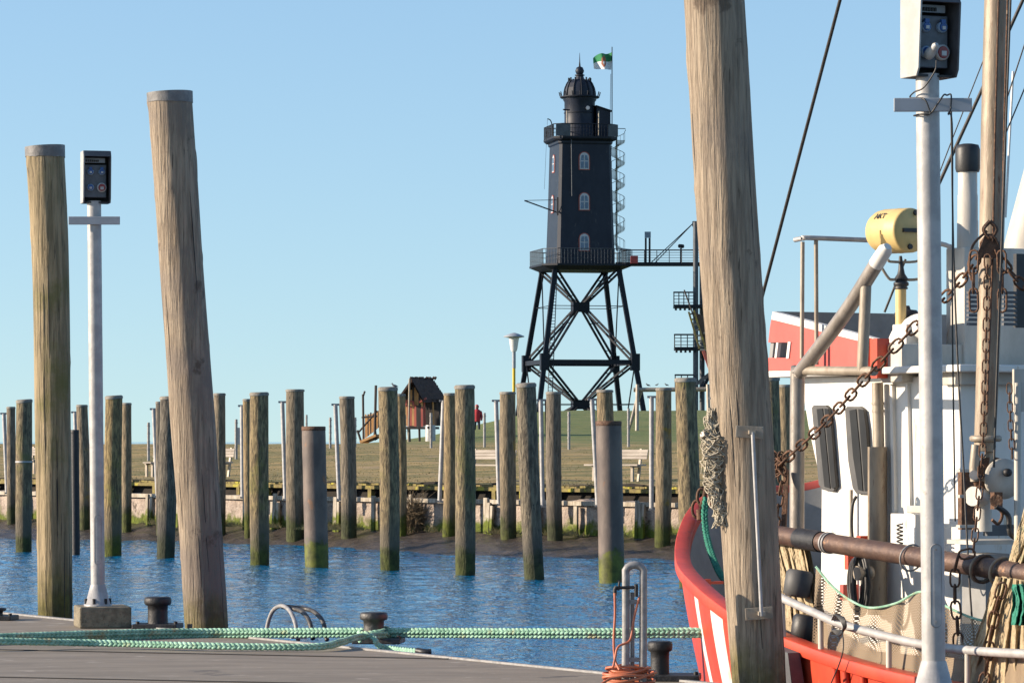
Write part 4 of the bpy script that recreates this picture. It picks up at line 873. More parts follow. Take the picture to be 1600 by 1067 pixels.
# lantern
def L0(z): return Lp(-.05, 0, z)
m = MB(); b0 = LZ(217); m.lathe(L0(0), [(1.62, b0), (1.62, LZ(205)), (1.56, LZ(204)), (1.56, LZ(160)), (1.7, LZ(157)), (1.7, LZ(154))], 20, sm=True); m.build('lantern_room', M['lh'], lh)
m = MB()
for zz in (LZ(196), LZ(178)): m.lathe(L0(0), [(1.6, zz), (1.63, zz + .05), (1.6, zz + .1)], 20)
m.build('band', M['lhs'], lh)
m = MB(); m.lathe(L0(0), [(1.95, LZ(154)), (2.02, LZ(153)), (2.02, LZ(151.5)), (1.8, LZ(151))], 20); 
for k in range(16): a = k * math.pi / 8; p = L0(LZ(151)) + Vector((2.0 * math.cos(a), 2.0 * math.sin(a), 0)); m.cyl(p, p + Vector((.1 * math.cos(a), .1 * math.sin(a), .42)), .05, n=4)
m.build('dome_gallery', M['lhs'], lh)
m = MB(); m.lathe(L0(0), [(1.6, LZ(151)), (1.58, LZ(145)), (1.48, LZ(138)), (1.28, LZ(131)), (1.05, LZ(127)), (.95, LZ(125.5)), (.5, LZ(124.5)), (.42, LZ(121)), (.36, LZ(118))], 16, sm=False); dm = m.build('dome', M['lh'], lh)
m = MB()
for k in range(12): 
    a = k * math.pi / 6 + .1; m.tube([L0(LZ(y)) + Vector((r * math.cos(a), r * math.sin(a), 0)) for r, y in ((1.64, 151), (1.62, 145), (1.52, 138), (1.32, 131), (1.12, 126.5))], .055, 5)
    p = L0(LZ(126.5)) + Vector((1.12 * math.cos(a), 1.12 * math.sin(a), 0)); m.cyl(p, p + Vector((0, 0, .28)), .09, n=5)
m.build('dome_rib', M['lhs'], dm)
m = MB(); m.lathe(L0(LZ(111.5)), [(.1, -.46), (.32, -.36), (.46, 0), (.32, .36), (.1, .46)], 14); m.lathe(L0(LZ(118)), [(.5, -.05), (.5, .05)], 12); m.build('ball', M['lh'], lh)
m = MB(); m.tube([L0(LZ(106)), L0(LZ(97)), L0(LZ(83))], [.13, .06, .02], 6); m.build('spike', M['lhs'], lh)
m = MB(); q = Lp(.45, -1.6, LZ(171)); m.lathe(q, [(.2, -.1), (.2, .1)], 12, M=Matrix.Rotation(R(90), 3, 'X')); m.build('porthole', M['wframe'], lh)
m = MB(); xa, xb = Lx(929), Lx(951); m.prism([Lp(xa, -1.2, LZ(217)), Lp(xb, -1.2, LZ(217)), Lp(xb, -1.2, LZ(176)), Lp(xa, -1.2, LZ(168))], Lp(0, 2.4, 0) - Lp(0, 0, 0)); m.build('stair_turret', M['lh'], lh)
m = MB(); m.beam(Lp(xa - .1, 0, LZ(167)), Lp(xb + .15, 0, LZ(175)), 2.7, .14); m.build('turret_roof', M['lhs'], lh)
for x in (-1.75, 1.55): m = MB(); m.cyl(Lp(x, -1.8, LZ(217)), Lp(x, -1.8, LZ(176)), .07, n=6); m.build('downpipe', M['lhc'], lh)
m = MB(); m.cyl(Lp(Lx(873), -2.0, LZ(175)), Lp(Lx(884), -1.7, LZ(175)), .08, n=6); m.build('floodlight', M['lhs'], lh)
m = MB(); m.cyl(Lp(-1.55, -3.02, LZ(222)), Lp(-1.5, -3.06, LZ(310)), .05, n=6); m.build('drain_pipe', M['lhg'], lh)
# spiral stair
sx, sy = Lx(963), -.6; m = MB(); m.cyl(Lp(sx, sy, LZ(392)), Lp(sx, sy, LZ(200)), .07, n=8); m.build('stair_post', M['lhc'], lh)
m = MB(); hp = []; N_ = 112
for k in range(N_):
    a = 2 * math.pi * k / 22; z = LZ(392) + (LZ(218) - LZ(392)) * k / N_; c = Lp(sx, sy, z); e = c + Vector((.82 * math.cos(a), .82 * math.sin(a), 0)); m.beam(c, e, .28, .04)
    hp.append(e + Vector((0, 0, .95)))
    if k % 2 == 0: m.cyl(e, e + Vector((0, 0, .95)), .018, n=4)
st = m.build('spiral_stair', M['lhc'], lh)
m = MB(); m.tube(hp, .03, 5); m.build('handrail', M['lhc'], st)
m = MB(); m.tube([Lp(sx + .9, sy, LZ(205)), Lp(sx + .9, sy, LZ(201)), Lp(2.6, sy, LZ(201))], .04, 5); m.build('davit', M['lhs'], lh)
m = MB(); m.beam(Lp(-2.9, -2.9, LZ(336)), Lp(Lx(811), -2.2, LZ(317)), .13, .13); m.cyl(Lp(Lx(811), -2.2, LZ(317)), Lp(-2.9, -2.9, LZ(316)), .03, n=4); m.cyl(Lp(-2.95, -2.9, LZ(340)), Lp(-2.95, -2.9, LZ(312)), .1, n=6); m.build('derrick_arm', M['lhs'], lh)
m = MB(); m.tube(smooth([Lp(Lx(853), -3, LZ(217)), Lp(Lx(853), -3, LZ(205)), Lp(Lx(850), -3, LZ(194)), Lp(Lx(845), -3, LZ(191))], 5), .06, 6); m.cyl(Lp(Lx(845), -3, LZ(191)), Lp(Lx(840), -3, LZ(300)), .015, n=4); m.build('davit', M['lhs'], lh)
m = MB()
for dx in (0, .45): m.cyl(Lp(Lx(858) + dx, -1.5, LZ(424)), Lp(Lx(846) + dx, -2.4, LZ(655)), .05, n=5)
for k in range(48): t = k / 47; p = Lp(Lx(858 - 12 * t), -1.5 - .9 * t, LZ(424 + 231 * t)); m.cyl(p, p + (Lp(.45, 0, 0) - Lp(0, 0, 0)), .03, n=4)
m.build('ladder', M['lhg'], lh)
# flag
fl = thing('flag', 'green and white flag with a small red crest flying from the lighthouse', 'flag', Lp(Lx(951), -1.9, LZ(217)))
m = MB(); m.cyl(Lp(Lx(951), -1.9, LZ(217)), Lp(Lx(951), -1.9, LZ(76)), .055, n=6); m.build('pole', M['lhs'], fl)
m = MB(); m.cyl(Lp(Lx(948), -1.9, LZ(180)), Lp(Lx(949), -1.9, LZ(118)), .025, n=5); m.build('halyard', M['lhs'], fl)
def flagf(a, b):
    x = 951 - 29 * a; yt = 84 + 10 * a * a + 2.0 * math.sin(a * 6); yb = 111 + .5 * math.sin(a * 5); return Lp(Lx(x), -1.9 + .35 * math.sin(a * 8 + b * 1.5), LZ(yt + (yb - yt) * b))
m = MB()
for i in range(28):
    for j in range(14):
        a0, a1, b0, b1 = i / 28, (i + 1) / 28, j / 14, (j + 1) / 14; am, bm_ = (a0 + a1) / 2, (b0 + b1) / 2
        cr = ((am - .48) / .14) ** 2 + ((bm_ - .5) / .36) ** 2
        m.m = 2 if cr < 1 and not (cr < .25 and bm_ > .5) else (0 if bm_ < .5 else 1); m.add([flagf(a0, b0), flagf(a1, b0), flagf(a1, b1), flagf(a0, b1)], [(0, 1, 2, 3)], True)
m.build('cloth', [M['fgreen'], M['fwhite'], M['fred']], fl, recalc=False)
# walkway, pylon and stair tower
wk = thing('walkway_bridge', 'steel footbridge running right from the lighthouse platform to a twin column stair tower', 'footbridge', P(1040, 640, DL))
YB = DL - 2
def W(x, y, d=0): return P(x, y, YB + d)
m = MB(); m.beam(W(962, 413), W(1110, 413), 1.8, .34); m.build('deck', M['lhs'], wk)
for d in (-.9, .9): rail(wk, [W(968, 411, d), W(1104, 411, d)], 20 * SL, M['lhg'], 1.15, .04, False, 4)
for (x, d) in ((1087, -1), (1097, 1)):
    m = MB(); m.cyl(W(x, 660, d), W(x, 347, d), .27, n=12); m.build('column', M['lhg'], wk)
m = MB(); m.beam(W(1082, 350), W(1102, 350), 1.0, .5); m.build('head_beam', M['lhs'], wk)
for d in (-.8, .8): m = MB(); m.cyl(W(1083, 349, d), W(1020 + d * 4, 411, d), .05, n=5); m.build('stay_cable', M['lhs'], wk)
for (yf, x0) in ((479, 1053), (545, 1054), (608, 1055)):
    m = MB(); m.box((W(x0, yf) + W(1102, yf)) / 2, ((1102 - x0) * SL, 3.0, .3)); 
    for k in range(5): m.cyl(W(x0 + 3 + k * 7, yf + 2, -1.4), W(x0 + 3 + k * 7, yf + 6, -1.4), .12, n=5)
    m.build('landing', M['lhs'], wk)
    rail(wk, [W(x0, yf - 1, 1.4), W(x0, yf - 1, -1.4), W(1084, yf - 1, -1.4)], 21 * SL, M['lhg'], .5, .055, False, 3)
for (a, b) in (((1100, 545), (1125, 590)), ((1100, 479), (1130, 530)), ((1128, 545), (1098, 608)), ((1100, 412), (1125, 470))):
    m = MB(); m.beam(W(*a), W(*b), 1.4, .3); m.build('stair_flight', M['lhs'], wk)
ip = thing('info_column', 'tall twin bar sign column with glass top standing on the footbridge', 'sign column', W(1012, 411))
for x in (1009, 1015): m = MB(); m.beam(W(x, 411, -1.0), W(x, 372, -1.0), .16, .2); m.build('bar', M['lhs'], ip)
m = MB(); m.box(W(1012, 367, -1), (.62, .2, .62)); m.build('glass_top', M['wglass'], ip)
m = MB(); m.box(W(991, 406, -1.05), (.75, .5, .78)); rb = top(m, 'red_box', M['redbox'], W(991, 411, -1.05), 'small dark red box on the footbridge beside the lighthouse platform', 'box', bevel=.03)
tl = thing('viewing_telescope', 'coin telescope on a post on the footbridge', 'telescope', W(1064, 411))
m = MB(); m.cyl(W(1064, 411, -.6), W(1064, 388, -.6), .1, n=8); m.build('stand', M['lhs'], tl)
m = MB(); m.cyl(W(1061.5, 384.5, -.8), W(1067, 385, -.4), .2, n=10); m.build('tube', M['lhs'], tl)
# play ship by the log frame
Yk = 195; sk_ = Yk / F; ps = thing('play_ship', 'tilted wooden play ship with slatted tan bow seen against the stair tower', 'play ship', P(1100, 655, Yk))
K = lambda x, y, d=0: P(x, y, Yk + d)
for a, b, nm in (((1076, 487), (1093, 545), 'stem_board'), ((1084, 485), (1103, 546), 'stem_board')):
    m = MB(); m.beam(K(*a), K(*b), .1, .1); m.build(nm, M['lichen'], ps)
m = MB()
for k in range(7): t = (k + .5) / 7; m.beam(K(1076 + 17 * t, 487 + 58 * t, .05), K(1084 + 19 * t, 485 + 61 * t, .05), .04, .09)
m.build('slats', M['cream'], ps)
m = MB(); m.prism([K(1086, 488, .2), K(1125, 505, .2), K(1125, 548, .2), K(1104, 546, .2)], (.1, 2.5, 0)); m.build('hull', M['plankd'], ps)
m = MB(); m.beam(K(1099, 520, 0), K(1125, 524, 0), .08, .1); m.beam(K(1094, 546, 0), K(1126, 548, 0), .08, .12); m.build('gunwale', M['cream'], ps)
m = MB(); m.cyl(K(1069, 453), K(1086, 500), .045, n=6); m.build('spar', M['plankd'], ps)
m = MB(); m.beam(K(1099, 548), K(1111, 582), .18, .16); m.build('keel', M['plankr'], ps)
m = MB(); m.cyl(K(1112, 580), K(1112, 660), .12, n=8); m.build('post', M['cream'], ps)
m = MB(); m.beam(K(1088, 600, .3), K(1125, 572, .3), .12, .2); m.build('slide_beam', M['lhg'], ps)
# ------------------------------------------------------------------ fishing boat
UA = Vector((.45, -.893, 0)); VA = Vector((-.893, -.45, 0)); ST = Vector((2.14, 31.5, 0))
def B(u, v, z): return ST + UA * u + VA * v + Vector((0, 0, z))
def ray(px, py): return Vector(((px - 800) / F, 1, (HZ - py) / F))
CAM = Vector((0, 0, EYE))
def bv(px, py, v): d = ray(px, py); return CAM + d * ((v + ST.dot(VA)) / d.dot(VA))
def bu(px, py, u): d = ray(px, py); return CAM + d * ((u + ST.dot(UA)) / d.dot(UA))
boat = thing('fishing_boat', 'red and white fishing boat with tall vertical outrigger, moored beyond the pontoon at right', 'fishing boat', B(5, 0, 0))
tabs = [(0, .06, -.44), (.06, .3, -.46), (.2, .58, -.51), (.5, .92, -.64), (.9, 1.24, -.80), (1.3, 1.5, -.943), (1.8, 1.76, -1.055), (2.5, 2.05, -1.145), (3.2, 2.25, -1.27), (4, 2.4, -1.41), (5.5, 2.5, -1.596), (7, 2.55, -1.69), (9, 2.6, -1.74), (11, 2.6, -1.74), (13, 2.5, -1.7), (15, 2.2, -1.6), (15.6, 1.6, -1.55)]
def hermite(x, c):
    for i in range(len(tabs) - 1):
        if x <= tabs[i + 1][0] or i == len(tabs) - 2:
            a, b = tabs[i], tabs[i + 1]; sl_ = lambda p, q: (q[c] - p[c]) / (q[0] - p[0])
            ma = sl_(tabs[i - 1], b) if i else sl_(a, b); mb_ = sl_(a, tabs[i + 2]) if i + 2 < len(tabs) else sl_(a, b)
            h = b[0] - a[0]; t = (x - a[0]) / h; t2, t3 = t * t, t ** 3
            return (2 * t3 - 3 * t2 + 1) * a[c] + (t3 - 2 * t2 + t) * h * ma + (-2 * t3 + 3 * t2) * b[c] + (t3 - t2) * h * mb_
def gun(u, side=1, ins=0, dz=0):
    if side < 0: dz += .26 * sstep(0, .45, u)
    return B(u, side * max(.02, hermite(u, 1) - ins), EYE + hermite(u, 2) + dz)
def hull(u, t, side):
    vg = hermite(u, 1); zg = EYE + hermite(u, 2) + (.26 * sstep(0, .45, u) if side < 0 else 0); z = zg + (-.7 - zg) * t
    fl_ = .30 * max(0, 1 - u / 7) + .06; v = vg * (1 - fl_ * t ** 1.3); us = u + .35 * t * max(0, 1 - u / 3.5)
    return B(us, side * v, z)
def US(a): return 15.6 * (a ** 1.6)
for side in (1, -1):
    m = MB(); NU, NT = 170, 16
    for i in range(NU):
        u0, u1 = US(i / NU), US((i + 1) / NU); um = (u0 + u1) / 2
        m.m = 1 if side > 0 and (2.50 < um < 2.66 or 3.02 < um < 3.36) else 0
        for j in range(NT): m.add([hull(u0, j / NT, side), hull(u1, j / NT, side), hull(u1, (j + 1) / NT, side), hull(u0, (j + 1) / NT, side)], [(0, 1, 2, 3)], True)
    bm = None
    hp_ = m.build('hull_side', [M['hred'], M['hwhite']], boat)
    me = hp_.data; bm = bmesh.new(); bm.from_mesh(me); bmesh.ops.remove_doubles(bm, verts=bm.verts, dist=.0005); bmesh.ops.recalc_face_normals(bm, faces=bm.faces); bm.to_mesh(me); bm.free()
    m = MB(); m.grid(lambda a, b: hull(US(a), b * .52, side) - VA * side * min(.07, hermite(US(a), 1) * .5) + UA * .05 * max(0, 1 - US(a)), 150, 5); m.build('inner_bulwark', M['hgrey'], boat)
    m = MB(); vs = []; K_ = 130
    for i in range(K_ + 1):
        u = US(i / K_); w0, w1 = -.045, .10
        for (ins, dz) in ((w0, -.03), (w0, .06), (w1, .06), (w1, -.03)): vs.append(gun(u, side, ins, dz))
    m.add(vs, [(i * 4 + k, i * 4 + (k + 1) % 4, (i + 1) * 4 + (k + 1) % 4, (i + 1) * 4 + k) for i in range(K_) for k in range(4)], True); m.build('cap_rail', M['hred2'] if side < 0 else M['hred'], boat, bevel=.01)
m = MB(); m.grid(lambda a, b: B(US(a), (2 * b - 1) * max(.01, hermite(US(a), 1) - .08), .62), 60, 6); m.build('deck', M['hdark'], boat)
m = MB(); m.box(bv(1104, 918, 1.92) , (.05, .05, .14), .46); m.box(bv(1106, 910, 1.9), (.26, .05, .022), .46); m.build('cleat', M['hred'], boat)
for k, u in enumerate((4.75, 5.35, 5.5, 5.75)):
    m = MB(); m.tube([hull(u, t, 1) + VA * .015 for t in (0.02, .1, .2, .35, .5)], .03, 6); m.build('rib', M['hred'], boat)
m = MB(); a = [hull(u, t, 1) + VA * .05 for u, t in ((4.60, .0), (4.88, .0), (4.88, .25), (4.88, .6), (4.60, .6), (4.60, .25))]; m.prism(a, VA * .1); m.build('rubbing_plank', M['hdark'], boat)
# wheelhouse
wh = MB(); wpoly = [(1250, 588), (1262, 665), (1283, 762), (1281, 1010), (1500, 1030), (1500, 588)]
pp = [bv(x, y, 1.2) for x, y in wpoly]; wh.prism(pp, VA * -2.4); WH = wh.build('wheelhouse', M['hwhite'], boat, bevel=.015)
def vpoly(poly, v, th, mt, name, parent=boat, bevel=0): m = MB(); m.prism([bv(x, y, v) for x, y in poly], VA * th); return m.build(name, mt, parent, bevel=bevel)
for gp_, pa in (([(1273, 637), (1276, 633), (1294, 633), (1299, 638), (1303, 665), (1311, 760), (1307, 768), (1290, 765), (1284, 757), (1279, 700)], ([(1277, 639), (1286, 638), (1298, 763), (1289, 760)], [(1289, 638), (1295, 639), (1299, 660), (1307, 760), (1303, 763), (1300, 762)])),
        ([(1325, 640), (1328, 635), (1348, 635), (1354, 640), (1358, 668), (1364, 765), (1361, 772), (1343, 771), (1337, 762), (1330, 720)], ([(1328, 641), (1338, 639), (1344, 700), (1349, 767), (1342, 765), (1334, 715)], [(1342, 639), (1350, 640), (1354, 668), (1360, 765), (1352, 767)]))):
    w_ = vpoly(gp_, 1.205, .03, M['gasket'], 'window', WH, .004)
    for q in pa: vpoly(q, 1.236, .006, M['glass'], 'pane', w_)
# raised seam strips on wall
for x in (1395, 1419): vpoly([(x, 600), (x + 4, 600), (x + 8, 800), (x + 4, 800)], 1.2, .03, M['hwhite'], 'wall_rib', WH)
# roof slab and red flybridge
def uslab(v0, v1, x0, x1, y0, y1, mt, name):
    a, b = bv(x0, y0, v0), bv(x1, y0, v0); c, d = bv(x1, y1, v0), bv(x0, y1, v0); m = MB()
    zt, zb = a.z, d.z; q = [Vector((a.x, a.y, zt)), Vector((b.x, b.y, zt)), Vector((b.x, b.y, zb)), Vector((a.x, a.y, zb))]; m.prism(q, VA * (v1 - v0)); return m.build(name, mt, boat, bevel=.01)
uslab(1.36, -1.36, 1197, 1500, 579.5, 590, M['hwhite'], 'roof')
# port parapet (red, with opening), front parapet, starboard parapet
red = vpoly([(1205.5, 497), (1203, 512), (1200.5, 535), (1234, 535), (1231, 559), (1197.5, 559), (1196.5, 579.4), (1367, 579.4), (1367, 535), (1342, 533)], 1.36, -.04, M['hred2'], 'red_parapet')
vpoly([(1207, 487), (1205, 499), (1343, 533), (1367, 537), (1367, 529), (1345, 523)], 1.375, -.06, M['hwhite'], 'parapet_trim')
vpoly([(1231, 534), (1235, 534), (1232, 560), (1228, 560)], 1.37, -.05, M['hwhite'], 'opening_trim')
vpoly([(1213, 535), (1216, 535), (1213, 559), (1210, 559)], 1.355, -.03, M['hwhite'], 'mullion')
f0 = bv(1207, 487, 1.34); f1 = bv(1197, 585, 1.34); m = MB(); q = [f0 + UA * .02, f1 + UA * .02, f1 - VA * 2.7 + UA * .02, f0 - VA * 2.7 + UA * .02]; m.prism(q, UA * .05); m.build('front_parapet', M['hgrey'], boat)
m = MB(); a = bv(1207, 487, 1.34) - VA * 2.7; b = a + UA * 1.7; m.prism([a, b, Vector((b.x, b.y, f1.z)), Vector((a.x, a.y, f1.z))], VA * .05); m.build('starboard_parapet', M['hgrey'], boat)
m = MB(); m.box(bv(1374, 560, 1.34), (.11, .11, .30), .46); m.build('red_bitt', M['hred'], boat)
m = MB(); m.box(bv(1360, 556, 1.37), (.07, .05, .27), .46); m.build('red_stop', M['hred2'], boat)
def boxuv(name, xl, xm, xr, yt, yb, v, mt, parent=boat):   # box whose port face spans xl..xm and whose aft face runs on to xr
    a, b = bv(xl, yt, v), bv(xm, yt, v); zb = bv(xm, yb, v).z; zt = b.z; d = ray(xr, yt); ub = (b - ST).dot(UA); e = CAM + d * ((ub + ST.dot(UA)) / d.dot(UA)); wdt = (b - e).dot(VA)
    m = MB(); m.prism([Vector((a.x, a.y, zt)), Vector((b.x, b.y, zt)), Vector((b.x, b.y, zb)), Vector((a.x, a.y, zb))], VA * -wdt); return m.build(name, mt, parent, bevel=.008)
boxuv('deck_locker', 1376, 1409, 1600, 537, 597, 1.3, M['hwhite2'])
boxuv('vent_trunk', 1394, 1416, 1442, 506, 541, 1.15, M['hwhite'])
boxuv('engine_casing', 1478, 1507, 1680, 386, 600, .75, M['hwhite2'])
boxuv('aft_ledge', 1470, 1502, 1690, 572, 601, 1.25, M['hwhite2'])
m = MB()
for k in range(8): q = bu(1519, 458 + k * 7, 4.95); m.box(q + UA * .06, (.16, .03, .02), .46)
m.build('louvre', M['hdark'], boat)
for x, dx in ((1519, 0),): pass
m = MB(); 
for k in range(8): q = bu(1570, 458 + k * 7, 4.95); m.box(q + UA * .06, (.12, .03, .02), .46)
m.build('louvre', M['hdark'], boat)
e1, e2, e3 = bu(1512, 388, 4.3), bu(1512, 268, 4.3), bu(1511.5, 226, 4.3); s = e1.y / F
m = MB(); m.tube([e1, bu(1512, 345, 4.3), bu(1512, 344.5, 4.3), bu(1512, 305, 4.3), bu(1512, 304.5, 4.3), e2], [17 * s, 16.6 * s, 16 * s, 15.8 * s, 15.2 * s, 15 * s], 20); ex = m.build('exhaust_stack', M['hwhite2'], boat)
m = MB(); m.lathe(e2, [(18 * s, -.005), (19.5 * s, .02), (19.5 * s, 34 * s), (17 * s, 41 * s), (8 * s, 43 * s)], 24); m.build('stack_cap', M['black'], ex)
q0, q1 = bu(1608, 400, 4.2), bu(1650, 210, 4.2); m = MB(); m.cyl(bu(1600, 600, 4.2), q0, .21, n=24); m.cyl(q0, q1, .21, .17, n=24); m.build('funnel', M['hwhite2'], boat)
m = MB(); q = bu(1592, 455, 4.95); m.box(q + UA * .05, (.14, .04, .55), .46); m.build('dark_hatch', M['black'], boat)
# yellow canister
yc = bu(1404, 361, 4.0); s = yc.y / F; ax = Vector((.5, -.86, -.02)).normalized(); Mz = ax.to_track_quat('Z', 'Y').to_matrix()
rr = 35 * s; m = MB(); prof = [(rr * .70, -.25), (rr * .88, -.225), (rr * .96, -.19), (rr, -.14), (rr, .02), (rr * 1.01, .03), (rr, .04), (rr, .145), (rr * .96, .17), (rr * .2, .172)]
m.lathe(yc, prof, 36, M=Mz); m.build('yellow_canister', M['yellow'], boat)
yb = bpy.data.objects['yellow_canister']
fr = lambda x, y: yc + Mz @ Vector((x, y, .176)) 
up_ = Mz.transposed() @ Vector((0, 0, 1)); sd_ = Mz.transposed() @ Vector((1, 0, 0)); up_.z = 0; sd_.z = 0; up_.normalize(); sd_.normalize()
def face(a, b, o=0): return yc + Mz @ (sd_ * a + up_ * b + Vector((0, 0, .176 + o)))
m = MB(); m.beam(face(-.09, .0), face(.12, .0), .03, .035, up=up_); m.build('slot', M['black'], yb)
for a, b in ((.03, .135), (-.02, -.125)): m = MB(); m.lathe(face(a, b, -.004), [(.022, 0), (.02, .015)], 12, M=Mz); m.build('plug', M['black'], yb)
m = MB(); m.beam(bv(1366, 352, 0) * 0 + yc + Vector((-.145, -.08, -.06)), yc + Vector((-.145, -.08, .0)), .03, .02); m.beam(yc + Vector((-.125, -.10, -.13)), yc + Vector((-.125, -.10, -.03)), .02, .05); m.build('clasp', M['yellow'], yb)
# lettering on the rim
def text(s_, loc, rot, size, mt, name, parent, ext=.0015):
    cu = bpy.data.curves.new(name, 'FONT'); cu.body = s_; cu.size = size; cu.extrude = ext; cu.align_x = 'CENTER'; to = bpy.data.objects.new('tmp', cu); C.objects.link(to)
    dg = bpy.context.evaluated_depsgraph_get(); me = bpy.data.meshes.new_from_object(to.evaluated_get(dg)); bpy.data.objects.remove(to); me.materials.clear(); me.materials.append(mt)
    o = bpy.data.objects.new(name, me); C.objects.link(o); o.parent = parent; o.matrix_local = Matrix.Translation(Vector(loc) - wloc(parent)) @ rot.to_4x4(); return o
radial = Vector((-.62, -.30, .42)); radial = (radial - ax * radial.dot(ax)).normalized(); xdir = ax; zdir = radial; ydir = zdir.cross(xdir)
text('AKT', yc + radial * (rr + .004) - ax * .05, Matrix((xdir, ydir, zdir)).transposed(), .07, M['black'], 'lettering', yb)
m = MB(); m.tube(smooth([bu(1388, 405, 4.0), bu(1392, 409, 4.0), bu(1430, 409, 4.0), bu(1440, 402, 4.0)], 4), .01, 8); m.tube(smooth([bu(1374, 412, 4.0), bu(1388, 434, 4.0), bu(1398, 437, 4.0), bu(1436, 436, 4.0), bu(1442, 425, 4.0)], 4), .011, 8); m.build('cradle', M['cream'], boat)
m = MB(); m.tube([bu(1408, 437, 4.0), bu(1408, 428, 4.0), bu(1408, 420, 4.0), bu(1407, 400, 4.0)], [.06, .03, .022, .012], 10); m.build('fitting', M['black'], boat)
m = MB(); m.cyl(bu(1407.5, 580, 4.0), bu(1407.5, 446, 4.0), 8.5 * s, n=18); m.build('yellow_mast', M['ylpost'] if False else M['yellow'], boat)
m = MB(); m.lathe(bu(1408, 452, 4.0), [(10 * s, 0), (11 * s, .01), (9 * s, .02), (12 * s, .03), (12 * s, .05), (9 * s, .06), (10 * s, .075), (6 * s, .085)], 18); m.build('collar', M['black'], boat)
c = bv(1417, 506, .95); m = MB(); m.lathe(c, [(.06, -.06), (.06, .05)], 14); m.build('lamp_base', M['rust'], boat)
m = MB(); m.lathe(c + Vector((0, 0, .05)), [(.085, -.02), (.10, 0), (.098, .03), (.075, .055), (.03, .06), (.02, .09)], 20); m.build('mushroom_vent', M['black'], boat)
m = MB(); m.tube(smooth([bv(1404, 560, 1.0), bv(1412, 530, 1.0), bv(1432, 514, 1.0), bv(1452, 510, 1.0)], 5), .11, 16); m.build('cowl', M['hwhite'], boat)
# flybridge rail
m = MB(); r_ = [bu(1242, 375, 3.2), bu(1256, 372.5, 3.3), bu(1272, 372, 3.35), bu(1440, 379, 3.35), bu(1474, 382, 3.35), bu(1484, 388, 3.35), bu(1486, 400, 3.35), bu(1486, 580, 3.35)]; m.tube(smooth(r_, 4), .019, 10); m.build('flybridge_rail', M['galv'], boat)
for x0, y0, x1, y1 in ((1254, 378, 1253, 500), (1275, 376, 1276, 510)): m = MB(); m.cyl(bu(x0, y0, 3.33), bu(x1, y1 + 60, 3.33), .017, n=10); m.build('rail_post', M['cream'], boat)
# bow gantry tube
v = 1.9; m = MB(); m.tube(smooth([bv(1243, 1040, v), bv(1245, 860, v), bv(1246, 600, v), bv(1249, 583, v), bv(1258, 572, v), bv(1320, 490, v), bv(1369, 413, v)], 5), 11.5 / F * 27.3, 20); g_ = m.build('gantry_tube', M['gtube'], boat)
m = MB(); m.tube([bv(1369, 413, v), bv(1383, 391, v), bv(1387, 385, v)], [.057, .054, .03], 18); m.build('tube_tip', M['hwhite'], g_)
m = MB(); m.cyl(bv(1258, 579, v), bv(1366, 580, v), .036, n=14); m.build('cross_tube', M['cream'], g_)
m = MB(); m.tube([bv(1353, 440, v), bv(1352, 470, v), bv(1347, 580, v)], .042, 14); m.build('stay_tube', M['cream'], g_)
# pipes on the wheelhouse wall
m = MB(); m.cyl(bv(1371, 598, 1.27), bv(1373, 700, 1.27), .044, n=16); m.cyl(bv(1371.5, 628, 1.27), bv(1371.5, 632, 1.27), .05, n=16); m.cyl(bv(1372, 640, 1.27), bv(1372, 644, 1.27), .05, n=16); m.build('wall_pipe', M['cream'], boat)
m = MB(); m.cyl(bv(1371, 698, 1.29), bv(1371, 960, 1.29), .075, n=20); m.build('pipe_sleeve', M['mast'], boat)
m = MB(); m.cyl(bv(1330, 765, 1.25), bv(1330, 945, 1.25), .014, n=8); m.build('wall_conduit', M['cream'], boat)
boxuv('wall_box', 1391, 1430, 1440, 803, 862, 1.45, M['hwhite'])
boxuv('wall_bracket', 1416, 1440, 1446, 790, 802, 1.5, M['hwhite2'])
m = MB(); hx = []; c0 = bv(1406, 822, 1.56); 
for k in range(90): a = k * .62; hx.append(c0 + Vector((.022 * math.cos(a), .022 * math.sin(a), -.26 * k / 90 + .02)))
m.tube(hx, .006, 5); m.build('coiled_lead', M['black'], boat)
m = MB(); m.tube(smooth([bv(1338, 775, 1.32), bv(1332, 790, 1.35), bv(1331, 830, 1.35), bv(1336, 865, 1.35)], 5), .013, 8); m.build('hose_end', M['black'], boat)
m = MB(); m.box(bv(1349, 848, 1.33), (.09, .06, .11), .46); m.box(bv(1331, 872, 1.33), (.10, .05, .17), .46, ); m.build('red_float_box', M['hred'], boat)
m = MB(); m.box(bv(1327, 925, 1.3), (.14, .05, .12), .46); m.build('red_tank', M['hred2'], boat)
m = MB()
for k in range(4):
    cc = bv(1337 + k * 3, 912, 1.4 + k * .03); m.tube([cc + UA * (.10 * math.cos(a)) + Vector((0, 0, (.19 + .015 * k) * math.sin(a))) for a in [2 * math.pi * i / 24 for i in range(24)]], .016, 8, closed=True)
top(m, 'black_hose_coil', M['black'], bv(1337, 940, 1.4), 'coil of black hose hung on the boat wall behind the netting', 'hose')
m = MB(); m.lathe(bv(1351, 895, 1.5), [(.02, -.07), (.05, -.06), (.05, -.03), (.03, -.02), (.03, .03), (.055, .04), (.055, .07)], 18, M=VA.to_track_quat('Z', 'Y').to_matrix()); m.build('pulley', M['cream'], boat)
